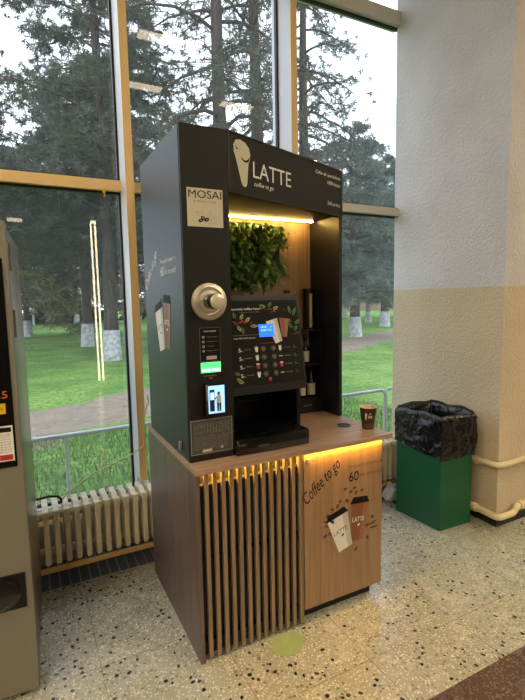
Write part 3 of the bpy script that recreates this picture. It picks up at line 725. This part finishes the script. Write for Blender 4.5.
# bay: label plate on its back wall
BPn=Plane((0,.40,0),(1,0,0),(0,0,1))
s=MB(); plate(s,BPn,.235,.53,.985,1.075,.002,'ink')
for k in range(14):
    a=.245+k*.0205; poly(s,BPn,[(a,.992),(a+.0015,.992),(a+.0015,1.07),(a,1.07)],'dgrey_print',.003)
    for j in range(9):
        if rn.random()<.8: text(s,BPn,rn.choice(['12,5','0,4','lapte','ulei']),a+.004,.995+j*.008,.012,.004,'grey_print',.003)
poly(s,BPn,[(.24,.990),(.53,.990),(.53,.992),(.24,.992)],'grey_print',.003)
s.build('ingredient_label',cm)
t=MB().box(.200,.570,.045,.40,H+.001,.912,'blackgloss',.012)
for k in range(16): t.box(.225+k*.0205,.225+k*.0205+.010,.075,.36,.911,.9145,'blackplastic')
t=t.build('drip_tray',cm)
s=MB(); TPn=Plane((0,.045,0),(1,0,0),(0,0,1)); text(s,TPn,'EX320',.215,.884,.03,.006,'grey_print'); s.build('tray_lettering',t); one('tray_badge',t,lambda m: poly(m,TPn,ell(.33,.872,.030,.0035,24),'dgrey_print'))

# paper cup on the counter
CX,CYy=.965,.110; T=Matrix.Translation((CX,CYy,H))
e=empty('paper_cup',(CX,CYy,H),'dark brown paper cup standing on the right front corner of the kiosk countertop','cup')
prof=[(.0285,0),(.0285,.004),(.0430,.110),(.0445,.1115),(.0445,.114),(.0420,.114),(.0275,.006),(0,.006)]
cb=MB(); cb.lathe(prof[:3],'cup_paper',32,T,False); cb.lathe(prof[2:],'cup_rim',32,T,False); cb.add([T@Vector((.0285*math.cos(2*math.pi*k/32),.0285*math.sin(2*math.pi*k/32),0)) for k in range(32)],[tuple(range(31,-1,-1))],'cup_paper')
cb.build('cup_body',e)
# print wraps the cup wall
s=MB()
vd=Vector((cx-CX,cy-CYy,0)); va=math.atan2(vd.y,vd.x)
def wrap(a,z):   # a metres to the right, z height
    r=.0285+(.0430-.0285)*(z-.004)/.106+.0006; t=va+a/r
    return T@Vector((r*math.cos(t),r*math.sin(t),z))
def wpoly(pts,m): s.add([wrap(a,z) for a,z in pts],[tuple(range(len(pts)))],m)
wpoly([(-.013,.052),(-.008,.052),(-.006,.075),(-.004,.082),(-.010,.088),(-.016,.082),(-.015,.074)],'cup_rim')
for k,(dx,w) in enumerate(((.002,.002),(.006,.003),(.011,.002),(.015,.003),(.019,.002))): wpoly([(dx,.060),(dx+w,.060),(dx+w,.074),(dx,.074)],'cup_rim')
wpoly([(.004,.080),(.014,.088),(.016,.085),(.006,.078)],'cup_rim')
s.build('cup_print',e)
MB().lathe([(.0345,.0385),(.0375,.062),(.0380,.062),(.0350,.0385)] if False else [(.0300,.006),(.0325,.030),(.0335,.030),(.0308,.006)],mat('brown cup sleeve',(92,58,42),.5),32,T,False).build('cup_band',e)

# ------------------------------------------------------------------ radiators
def section_mb(x):
    m=MB(); t=.0155
    t=.0145
    for y0,y1 in ((.858,.902),(.934,.982),(1.016,1.060)): m.box(x-t,x+t,y0,y1,.135,.405,'rad',.008)
    # rounded top lobes with shallow saddles between the columns, and the bottom bar
    n=28; prof=[]
    for k in range(n+1):
        y=.858+.202*k/n; e_=min(y-.858,1.060-y); z=.398+.024*math.sqrt(max(0,1-max(0,1-e_/.022)**2))+.006*math.cos((y-.858)/.202*4*math.pi)
        prof.append((y,z))
    prof=[(.858,.350)]+prof+[(1.060,.350)]
    m.prism(prof,-t,t,'rad',Matrix.Translation((x,0,0))@Matrix(((0,0,1,0),(1,0,0,0),(0,1,0,0),(0,0,0,1))))
    m.box(x-t,x+t,.858,1.060,.130,.180,'rad',.012)
    m.tube([(x-.026,.958,.368),(x+.026,.958,.368)],.026,'rad',12); m.tube([(x-.026,.958,.162),(x+.026,.958,.162)],.022,'rad',12)
    return m
def radiator(x0,n,label):
    e=empty('radiator',(x0+n*.0255,.93,0),label,'radiator')
    o=section_mb(x0).build('radiator_section',e)
    for k in range(1,n):
        c=o.copy(); c.location.x=o.location.x+.051*k; col.objects.link(c); c.parent=e; c.matrix_parent_inverse=o.matrix_parent_inverse.copy()
    for xx in (x0,x0+.051*(n-1)):
        MB().box(xx-.012,xx+.012,.93,.98,.0045,.135,'rad',.004).build('foot',e)
    MB().box(x0-.04,x0+.051*n,.845,.857,.098,.128,'rail',.003).build('front_rail',e)
radiator(-.63,18,'cream cast radiator under the left window between vending machine and kiosk')
radiator(1.62,9,'cream cast radiator partly visible between kiosk and green bin')
# cables
tag(MB().tube([(.055,1.0,.95),(.06,.985,.92),(.045,.98,.90),(.032,.99,.83),(.026,1.0,.70),(.02,1.0,.652),(-.03,.985,.63),(-.072,.98,.612),(-.14,.98,.590),(-.203,.985,.563),(-.26,.98,.548),(-.314,.98,.520),(-.36,.96,.50),(-.405,.95,.478),(-.438,.94,.452),(-.45,.94,.42)],.0042,'cable_white',8).build('power_cable'),'thin pale power cable looping from the first mullion down over the radiator','cable')
tag(MB().tube([(-.60,.95,.470),(-.56,.93,.478),(-.50,.93,.482),(-.46,.93,.472),(-.445,.93,.452),(-.447,.93,.432)],.007,'cable_black',8).build('power_cable'),'thick black cable lying across the left end of the radiator','cable')
# crumpled bag behind the kiosk
def lump(name,loc,size,m,seed,label,cat):
    bm=bmesh.new(); bmesh.ops.create_icosphere(bm,subdivisions=4,radius=1); rn=random.Random(seed)
    from mathutils import noise as mn
    for v in bm.verts:
        n_=mn.noise(v.co*2.2+Vector((seed,0,0)))*.45+mn.noise(v.co*5+Vector((seed,3,0)))*.22
        v.co*= (1+n_); v.co=Vector((v.co.x*size[0],v.co.y*size[1],max(v.co.z*size[2],-size[2]*.8)))
    z=min(v.co.z for v in bm.verts)
    mb=MB(); mb.bm(bm,m,Matrix.Translation((loc[0],loc[1],loc[2]-z)),True); return tag(mb.build(name,sharp=False),label,cat)
lump('plastic_bag',(1.80,.80,.002),(.10,.05,.07),'bag_white',7,'crumpled white plastic bag on the floor below the right radiator','bag')

# ------------------------------------------------------------------ bin with liner
bq=[(1.725,.305),(1.995,.291),(2.010,.655),(1.700,.670)]
bq=[(1.722,.305),(1.992,.293),(2.008,.655),(1.698,.670)]
bin_=empty('waste_bin',(1.86,.48,0),'green square metal waste bin standing against the pillar','waste bin')
b=MB(); t=.008
cxb=sum(p_[0] for p_ in bq)/4; cyb=sum(p_[1] for p_ in bq)/4
def ins(p_,d): 
    v=Vector((p_[0]-cxb,p_[1]-cyb)); return (cxb+v.x*(1-d/v.length), cyb+v.y*(1-d/v.length))
inn=[ins(p_,.012) for p_ in bq]
vs=[(x,y,z) for z in (0,.74) for x,y in bq]+[(x,y,z) for z in (.015,.74) for x,y in inn]
fs=[(3,2,1,0)]+[(k,(k+1)%4,4+(k+1)%4,4+k) for k in range(4)]+[(8,9,10,11)]+[(8+(k+1)%4,8+k,12+k,12+(k+1)%4) for k in range(4)]+[(4+k,4+(k+1)%4,12+(k+1)%4,12+k) for k in range(4)]
b.add(vs,fs,'green_bin')
b.build('bin_body',bin_)
# liner: folded over the rim, hanging down outside with wrinkles
from mathutils import noise as mn
def perim(q,n):
    out=[]
    for k in range(4):
        a=Vector(q[k]); c=Vector(q[(k+1)%4])
        for j in range(n): out.append(a.lerp(c,j/n))
    return out
n=40; per=perim(bq,n); N_=len(per)
hem=[]   # hem height: front .46, left side up to .52, right .47
rows=[]
def outn(p_): v=Vector((p_.x-cxb,p_.y-cyb)); return v.normalized()
prof=[(0.,'in',.40),(0.,'in',.62),(0,'in',.735),(.0,'top',.752),(.006,'out',.745)]+[(0,'hang',s_/16) for s_ in range(1,17)]
vs=[]
for i,(o,kind,par) in enumerate(prof):
    for k,p_ in enumerate(per):
        u=k/N_*4; nn=outn(p_); side=int(k//n); f=(k%n)/n
        hemz={0:.470,1:.470+.03*f,2:.50+.02*f,3:.515-.045*f}[side]
        w=mn.noise(Vector((p_.x*16,p_.y*16,par*5)))*.013+mn.noise(Vector((p_.x*46+par*6,p_.y*46,par*13)))*.009
        bulge=0
        if side==1 : bulge=.055*math.sin(math.pi*min(1,f*1.3))
        if side==0 : bulge=.02*f**3
        rz=mn.noise(Vector((p_.x*9,p_.y*9,2)))*.02
        if kind=='in': q_=p_-nn*(.022+abs(w)); z=par
        elif kind=='top': q_=p_+nn*(w*.3); z=par+rz+ (.015 if side in(1,2) else 0)
        elif kind=='out': q_=p_+nn*(.008+abs(w)*.5+bulge*.3); z=par+rz*.8
        else:
            z=.745+(hemz+mn.noise(Vector((p_.x*20,p_.y*20,7)))*.012-.745)*par+rz*(1-par)*.8
            q_=p_+nn*(.012+abs(w)*1.1+bulge*math.sin(math.pi*min(1,par*.85+.12)))
        vs.append((q_.x,q_.y,z))
fs=[]
for i in range(len(prof)-1):
    for k in range(N_): fs.append((i*N_+k,i*N_+(k+1)%N_,(i+1)*N_+(k+1)%N_,(i+1)*N_+k))
lb=MB(); lb.add(vs,fs,'bag',True)
lb.add([(x,y,.40) for x,y in [ins(p_,.03) for p_ in bq]],[(0,1,2,3)],'bag')
tag(lb.build('bin_liner',sharp=False),'black plastic bag folded over the rim of the green bin','bin bag')

# heating pipes round the pillar
def pipe(pts,r,label,joints):
    e=empty('heating_pipe',pts[0],label,'pipe','cream pipes round the pillar foot')
    # round off corners
    P_=[Vector(p_) for p_ in pts]; out=[P_[0]]
    for i in range(1,len(P_)-1):
        a,b_,c_=P_[i-1],P_[i],P_[i+1]; d=min(.04,(a-b_).length*.45,(c_-b_).length*.45)
        s0=b_+(a-b_).normalized()*d; s1=b_+(c_-b_).normalized()*d
        for t in (0,.25,.5,.75,1): out.append(s0*(1-t)**2+b_*2*t*(1-t)+s1*t*t)
    out.append(P_[-1])
    MB().tube(out,r,'pipe',14).build('pipe_run',e)
    for jx,jd in joints:
        j=Vector(jx); d=Vector(jd).normalized(); MB().tube([j-d*.02,j-d*.018,j+d*.018,j+d*.02],[r*1.1,r*1.4,r*1.4,r*1.1],'pipe',12).build('pipe_joint',e)
pipe([(2.085,1.0,.415),(2.075,.50,.410),(2.068,.30,.412),(2.048,.23,.425),(2.048,.140,.425),(2.20,.140,.425),(2.33,.14,.432),(2.70,.14,.432)],.019,'upper cream heating pipe bending round the pillar corner at knee height',[((2.070,.32,.412),(0,1,0)),((2.072,.42,.411),(0,1,0))])
pipe([(2.092,1.0,.085),(2.068,.38,.085),(2.060,.28,.085),(2.046,.20,.090),(2.042,.125,.090),(2.195,.125,.088),(2.225,.125,.125),(2.30,.125,.130),(2.70,.125,.130)],.021,'lower cream heating pipe bending round the pillar foot above the black skirting',[((2.060,.31,.085),(0,1,0)),((2.265,.125,.128),(1,0,.05))])

# green film on the floor
fp=[(.328,-.010),(.377,-.002),(.446,-.022),(.461,-.07),(.418,-.115),(.366,-.142),(.321,-.122),(.291,-.101),(.302,-.042)]
tag(MB().prism(fp[::-1],.0005,.0015,'floorstick').build('floor_sticker'),'worn pale green sticker on the terrazzo floor in front of the slats','sticker')

# ------------------------------------------------------------------ vending machine at the left edge
vm=empty('vending_machine',(-.597,.17,0),'grey vending machine cut off by the left edge of the photo','vending machine')
VT=Matrix.Translation((-.597,.17,0))@Matrix.Rotation(R(-3.1),4,'Z')
MB().box(-.74,-.006,.075,.70,.03,1.785,'vend_side',.012,VT).build('cabinet',vm)
MB().box(-.70,-.04,.03,.68,0,.035,'slatback',0,VT).build('plinth',vm)
MB().box(-.735,-.012,.060,.078,.04,1.78,'gasket',0,VT).build('door_seal',vm)
vd_=MB().box(-.75,0,0,.060,.022,1.79,'vend',.008,VT).build('vending_door',vm)
for z in (1.62,1.38): MB().tube([VT@Vector((.001,.064,z)),VT@Vector((.001,.064,z+.10))],.006,'vend_side',8).build('hinge',vm)
VP=Plane(VT@Vector((0,0,0)),VT.to_3x3()@Vector((1,0,0)),(0,0,1))
s=MB(); plate(s,VP,-.72,-.018,.915,1.66,.004,'glassblack'); s.build('display_window',vd_)
s=MB(); plate(s,VP,-.70,-.024,1.69,1.74,.003,'glassblack'); s.build('slot',vd_)
VQ=Plane(VP.p(0,0,.004),VP.U,VP.V)
s=MB(); plate(s,VQ,-.12,-.025,.938,1.068,.001,'white'); plate(s,VQ,-.115,-.030,1.045,1.062,.0015,'ink')
for k in range(8): text(s,VQ,rn.choice(['mod de utilizare al aparatului','introduceti monede sau card']),-.112,1.034-k*.009,.078,.005,'dgrey_print',.002)
plate(s,VQ,-.115,-.075,.942,.962,.0015,'leaf_print'); plate(s,VQ,-.072,-.03,.942,.962,.0015,'red_print'); s.build('instruction_sticker',vd_)
s=MB(); plate(s,VQ,-.10,-.042,1.112,1.150,.001,'yellow_print'); text(s,VQ,'24V',-.075,1.125,.025,.012,'ink',.002); s.build('warning_sticker',vd_)
s=MB(); text(s,VQ,'25',-.075,1.168,.042,.026,'orange_print',.001); s.build('price_number',vd_)
f=MB(); plate(f,VP,-.22,-.022,.370,.505,.006,'blackplastic')
RX=Matrix.Translation(VP.p(-.10,.437,.006))@VT.to_3x3().to_4x4()@Matrix.Rotation(R(90),4,'X')
f.lathe([(.062,0),(.062,.004),(.052,.005),(.048,-.02 if False else .001),(.0,.001)],'blackgloss',32,RX); f.build('coin_return',vd_)

# ------------------------------------------------------------------ outdoors
GZ=-.3
structure(MB().add([(-60,1.3,GZ),(90,1.3,GZ),(90,110,GZ),(-60,110,GZ)],[(0,1,2,3)],'ground').build('floor_lawn'))
# railing
rl=empty('railing',(1.1,1.8,GZ),'low galvanised tube railing on the grass just outside the windows','railing')
rb=MB().tube([(-3.5,1.8,.548),(2.56,1.8,.582)],.017,'galv',10).tube([(2.56,1.8,.582),(2.60,1.8,.57),(2.615,1.8,.53),(2.615,1.8,GZ)],.02,'galv',10).tube([(2.64,1.8,.585),(6,1.8,.60)],.017,'galv',10); rb.build('top_rail',rl)
for x in (-1.85,-.352,1.13,2.72,4.2): MB().tube([(x,1.8,GZ),(x,1.8,.56)],.012,'galv',10).build('post',rl)
# grass blades close to the window
rn=random.Random(21); gb=MB(); vs=[];fs=[]
for k in range(16000):
    x=rn.uniform(-1.3,4.6); y=1.35+rn.random()**1.2*3.6; h_=rn.uniform(.05,.12); a=rn.uniform(0,6.28); b_=len(vs); w=.006
    vs+=[(x-w*math.cos(a),y-w*math.sin(a),GZ),(x+w*math.cos(a),y+w*math.sin(a),GZ),(x+rn.uniform(-.04,.04),y+rn.uniform(-.04,.04),GZ+h_)]; fs.append((b_,b_+1,b_+2))
gb.add(vs,fs,'grassblade'); o=gb.build('grass'); o['kind']='stuff'; tag(o,'green grass growing below the windows around the railing','grass')

def tuft(vs,fs,c,r,rn,n,w,droop=.15):
    for k in range(n):
        d=Vector((rn.gauss(0,1),rn.gauss(0,1),rn.gauss(0,.7))).normalized(); a=d.cross(Vector((rn.gauss(0,1),rn.gauss(0,1),rn.gauss(0,1)))).normalized()*w
        L=r*rn.uniform(.5,1.1); b_=len(vs); q_=c+d*r*.08; e_=c+d*L-Vector((0,0,droop*L))
        vs+=[q_-a,q_+a,e_]; fs.append((b_,b_+1,b_+2))
def tree(name,label,cat,x,y,h,r,crown0,crownr,nb,tufts,seed,leaf='needle',tuft_r=.28,nn=26,nw=.018,lean=(0,0),droop=.3,lime=0,bark='bark',top_frac=.25,group=None,bendy=.25,keep=None,fork=0,twigs=0):
    rn=random.Random(seed); e=empty(name,(x,y,GZ),label,cat,group)
    base=Vector((x,y,GZ)); pts=[];rs=[]
    ns=10
    for k in range(ns+1):
        t=k/ns; pts.append(base+Vector((lean[0]*t*h+bendy*.3*math.sin(t*5+seed)*min(t*2,1),lean[1]*t*h+bendy*.3*math.cos(t*4+seed)*min(t*2,1)-0*t,t*h))); rs.append(max(r*(1-t*.85)*(1.25 if k==0 else 1),.02))
    pts[0]=base
    if lime:
        n1=MB(); a=pts[0]; b_=pts[0].lerp(pts[1],min(1,lime/(h/ns))); q1=min(1,lime/(h/ns)); n1.tube([a-Vector((0,0,.05)),b_],[rs[0]*1.06,(rs[0]*(1-q1)+rs[1]*q1)*1.06],'lime',14); n1.build('limewashed_foot',e)
    MB().tube([pts[0]]+pts[1:],rs,bark,12).build('trunk',e)
    br=MB(); vs=[];fs=[]; twv=MB()
    def trunk_at(z):
        t=max(0,min(.999,z/h))*ns; k=int(t); return pts[k].lerp(pts[k+1],t-k), r*(1-.85*t/ns)
    per=max(1,tufts//max(nb,1))
    for i in range(nb):
        z=crown0+(h*.97-crown0)*((i+.5)/nb); p0,r0=trunk_at(z); a=i*2.399+rn.uniform(-.4,.4)
        fr=(z-crown0)/(h-crown0); L=crownr*((1-fr)*(1-top_frac)+top_frac)*rn.uniform(.65,1.1)
        up_=rn.uniform(-.05,.35)
        prev=p0; pl_=[p0]; rl_=[max(r0*.35,.02)]
        dirv=Vector((math.cos(a),math.sin(a),up_))
        for j in range(1,6):
            t=j/5; q_=p0+dirv*L*t+Vector((rn.gauss(0,.07)*L*.3,rn.gauss(0,.07)*L*.3,-droop*L*t*t)); pl_.append(q_); rl_.append(max(r0*.35*(1-t*.8),.008))
        if keep and not keep(pl_[-1]): continue
        br.tube(pl_,rl_,bark if leaf!='twig' else 'twig',6)
        for j in range(per):
            t=rn.uniform(.25,1.02)**.8*4.999; t=min(t,4.999); k=int(t); c=pl_[k].lerp(pl_[k+1],t-k)
            side=Vector((rn.gauss(0,1),rn.gauss(0,1),rn.gauss(0,.45)))*L*.13
            c=c+side
            tuft(vs,fs,c,tuft_r*rn.uniform(.7,1.25),rn,nn,nw)
            if twigs and rn.random()<twigs:
                twv.tube([pl_[k].lerp(pl_[k+1],t-k),c+Vector((0,0,.05)),c+Vector((rn.gauss(0,.15),rn.gauss(0,.15),-rn.uniform(.1,.7)))],[.012,.008,.004],'bark' if leaf!='twig' else 'twig',4,False)
    if twv.v: br.v_off=len(br.v); br.add(twv.v,twv.f,twv.mats[0],True)
    if br.v: br.build('branches',e,False)
    if vs:
        m=MB(); m.add(vs,fs,leaf); m.build('foliage',e,False)
    return e
G='trees in the park beyond the windows'
tree('pine_tree','tall pine with limewashed foot right beside the first mullion in the left window','tree',1.84,13.3,17,.22,3.9,3.8,80,4600,1,tuft_r=.24,nn=26,nw=.013,lime=.95,group=G,lean=(.002,0),twigs=.3)
tree('pine_tree','slimmer pine with limewashed foot in the middle of the left window','tree',1.75,18.8,11,.22,4.0,4.8,70,3400,2,tuft_r=.34,nn=26,nw=.018,lime=.95,group=G,lean=(.02,0))
tree('pine_tree','leafless looking tall pine trunk above the kiosk, left of the pair','tree',4.45,10.2,18,.26,5.5,3.8,46,1300,3,tuft_r=.22,nn=24,nw=.010,lime=.9,group=G,droop=.55,twigs=.9)
tree('pine_tree','tall pine trunk above the kiosk sign, right of the pair','tree',5.6,10.4,18,.25,5.0,3.8,46,1400,14,tuft_r=.22,nn=24,nw=.010,lime=.9,group=G,droop=.55,twigs=.9)
tree('pine_tree','broad pine filling the far left of the upper window','tree',-2.6,14.5,9.2,.22,4.0,4.2,54,2600,5,tuft_r=.26,nn=26,nw=.014,lime=.9,group=G)
tree('pine_tree','spreading pine far behind the vending machine top','tree',-3.2,24,13,.3,5.0,5.5,54,3000,15,tuft_r=.42,nn=26,nw=.024,lime=.95,group=G)
tree('pine_tree','dense blue green pine low behind the middle window bay','tree',3.6,19,13,.26,3.4,4.6,56,2400,6,leaf='needle2',tuft_r=.32,nn=26,nw=.018,lime=.95,group=G)
tree('pine_tree','blue green pine in the right window with foliage hanging low','tree',13.2,15.5,9.4,.26,1.7,3.6,64,2600,7,leaf='needle2',tuft_r=.32,nn=26,nw=.018,lime=.95,group=G,lean=(-.03,0),top_frac=.35)
tree('pine_tree','pale blue green pine further right in the right window','tree',19.5,20.5,10.5,.28,2.2,3.6,50,2000,8,leaf='needle2',tuft_r=.4,nn=26,nw=.024,lime=.95,group=G,top_frac=.3)
tree('pine_tree','tall pine whose long twigs reach across the upper right window','tree',8.5,12.4,17,.26,6.0,3.4,40,900,9,leaf='needle2',tuft_r=.24,nn=24,nw=.012,lime=.95,group=G,droop=.6,twigs=.7)
GB='bare trees in the back of the park'
k=0
for (x,y,h_,lab) in ((-.4,27,9,'bare arching tree with limewashed foot beside the vending machine'),(-4.5,38,9,'bare brownish tree hidden mostly behind the vending machine'),(3.6,25.5,9,'bare tree with white foot between the two pines'),(3.2,38,9,'bare brown tree behind the dark hedge'),(8.5,40,10,'bare brown tree at the back, left of the kiosk'),
        (0.6,45,10,'bare brown tree furthest back in the left window'),(22,25,8,'bare brown tree at the right of the right window'),(26,33,10,'bare brown tree with white foot far right'),(17,33,9,'bare tree behind the blue green pine'),(30,29,9,'bare reddish tree next to the pillar edge'),(24,42,11,'bare tall tree under the distant building'),(13,44,10,'bare tree hidden behind the kiosk wing')):
    tree('bare_tree',lab,'tree',x,y,h_,.2,1.2,4.2,34,1100,30+k,leaf='budleaf' if k in (0,3,6) else 'twig',tuft_r=.6,nn=16,nw=.045,lime=1.0,group=GB,droop=-.1 if k else .3,top_frac=.5,bark='bark' if k in (0,2) else 'twig'); k+=1
# hedge bushes
def bush(x,y,rx,h_,seed,label):
    rn=random.Random(seed); vs=[];fs=[]
    for k in range(260): 
        a=rn.uniform(0,6.28); q_=rn.random()**.5; c=Vector((x+rx*q_*math.cos(a),y+rx*.6*q_*math.sin(a),GZ+h_*(1-q_*q_)*rn.uniform(.2,.9)+.1)); tuft(vs,fs,c,.4,rn,18,.05,0)
    e=empty('bush',(x,y,GZ),label,'bush','bushes at the back of the lawn')
    MB().add(vs,fs,'hedge').build('foliage',e,False); MB().tube([(x,y,GZ),(x,y,GZ+h_*.5)],.06,'bark',6).build('stem',e)
bush(.9,44,1.5,1.9,1,'rounded dark bush left of the parked car at the back of the lawn'); bush(4.6,44,2.4,2.0,2,'wide dark bush right of the parked car at the back of the lawn'); bush(-2.5,46,2.2,2.2,3,'dark bush at the back behind the vending machine'); bush(11,46,3,2.2,4,'dark bush at the back just left of the kiosk')
# parked car
car=empty('car',(2.5,47,GZ),'small dark blue car parked at the back between two bushes','car')
prof=[(0,.3),(0,.75),(.15,.85),(.9,.95),(1.4,1.4),(2.9,1.42),(3.6,.95),(4.1,.85),(4.15,.3)]
MB().prism(prof,-.8,.8,'car_paint',Matrix.Translation((.7,47,GZ))@Matrix(((1,0,0,0),(0,0,1,0),(0,1,0,0),(0,0,0,1)))).build('car_body',car)
MB().box(1.9,3.9,46.18,46.2,GZ+.98,GZ+1.32,'glassblack').build('side_window',car)
for x in (1.5,4.0): MB().tube([(x,46.15,GZ+.32),(x,46.45,GZ+.32)],.32,'tyre',16).build('wheel',car)
# white crosses / posts
def cross(x,y,h_,label):
    e=empty('white_cross',(x,y,GZ),label,'cross','white crosses on the lawn')
    MB().box(x-.09,x+.09,y-.06,y+.06,GZ,GZ+h_,'cross').build('upright',e); MB().box(x-.4,x+.4,y-.05,y+.05,GZ+h_*.6,GZ+h_*.6+.18,'cross').build('crossbar',e)
cross(.16,42.8,1.5,'white cross standing at the back of the lawn beside the vending machine'); 
# building far right
bd=empty('building',(52,52,GZ),'brown building with pale roof far beyond the trees at right','building')
MB().box(40,66,50,60,GZ,15.6,'bld').build('facade',bd); MB().box(39.5,66.5,49.5,60.5,15.6,16.3,'bldroof').build('roof',bd)
for i in range(8):
    for j in range(4): MB().box(41.5+i*3,42.9+i*3,49.9,50,2+j*3.4,3.8+j*3.4,'glassblack').build('facade_window',bd)

# ------------------------------------------------------------------ light
wd=bpy.data.worlds.new('sky'); scene.world=wd; wd.use_nodes=True
nt=wd.node_tree; bg=nt.nodes['Background']
tcw=nt.nodes.new('ShaderNodeTexCoord'); nz=nt.nodes.new('ShaderNodeTexNoise'); nz.inputs['Scale'].default_value=2; nt.links.new(tcw.outputs['Generated'],nz.inputs[0])
rp=nt.nodes.new('ShaderNodeValToRGB'); rp.color_ramp.elements[0].color=(.80,.89,1,1); rp.color_ramp.elements[1].color=(.95,.98,1,1); nt.links.new(nz.outputs['Fac'],rp.inputs[0]); nt.links.new(rp.outputs[0],bg.inputs[0])
bg.inputs[1].default_value=2.6
ld=bpy.data.lights.new('window_portal','AREA'); ld.shape='RECTANGLE'; ld.size=RX1-RX0; ld.size_y=3.8; ld.cycles.is_portal=True
lo=bpy.data.objects.new('window_portal',ld); lo.location=((RX0+RX1)/2,1.4,2.3); lo.rotation_euler=(R(-90),0,0); col.objects.link(lo)

scene.view_settings.view_transform='Standard'; scene.view_settings.look='None'; scene.view_settings.gamma=1; scene.view_settings.exposure=.3
scene.view_settings.use_curve_mapping=False
try:
    scene.cycles.use_denoising=True; scene.cycles.max_bounces=8; scene.cycles.diffuse_bounces=4; scene.cycles.transparent_max_bounces=12; scene.cycles.sample_clamp_indirect=6; scene.cycles.caustics_reflective=False
except Exception: pass
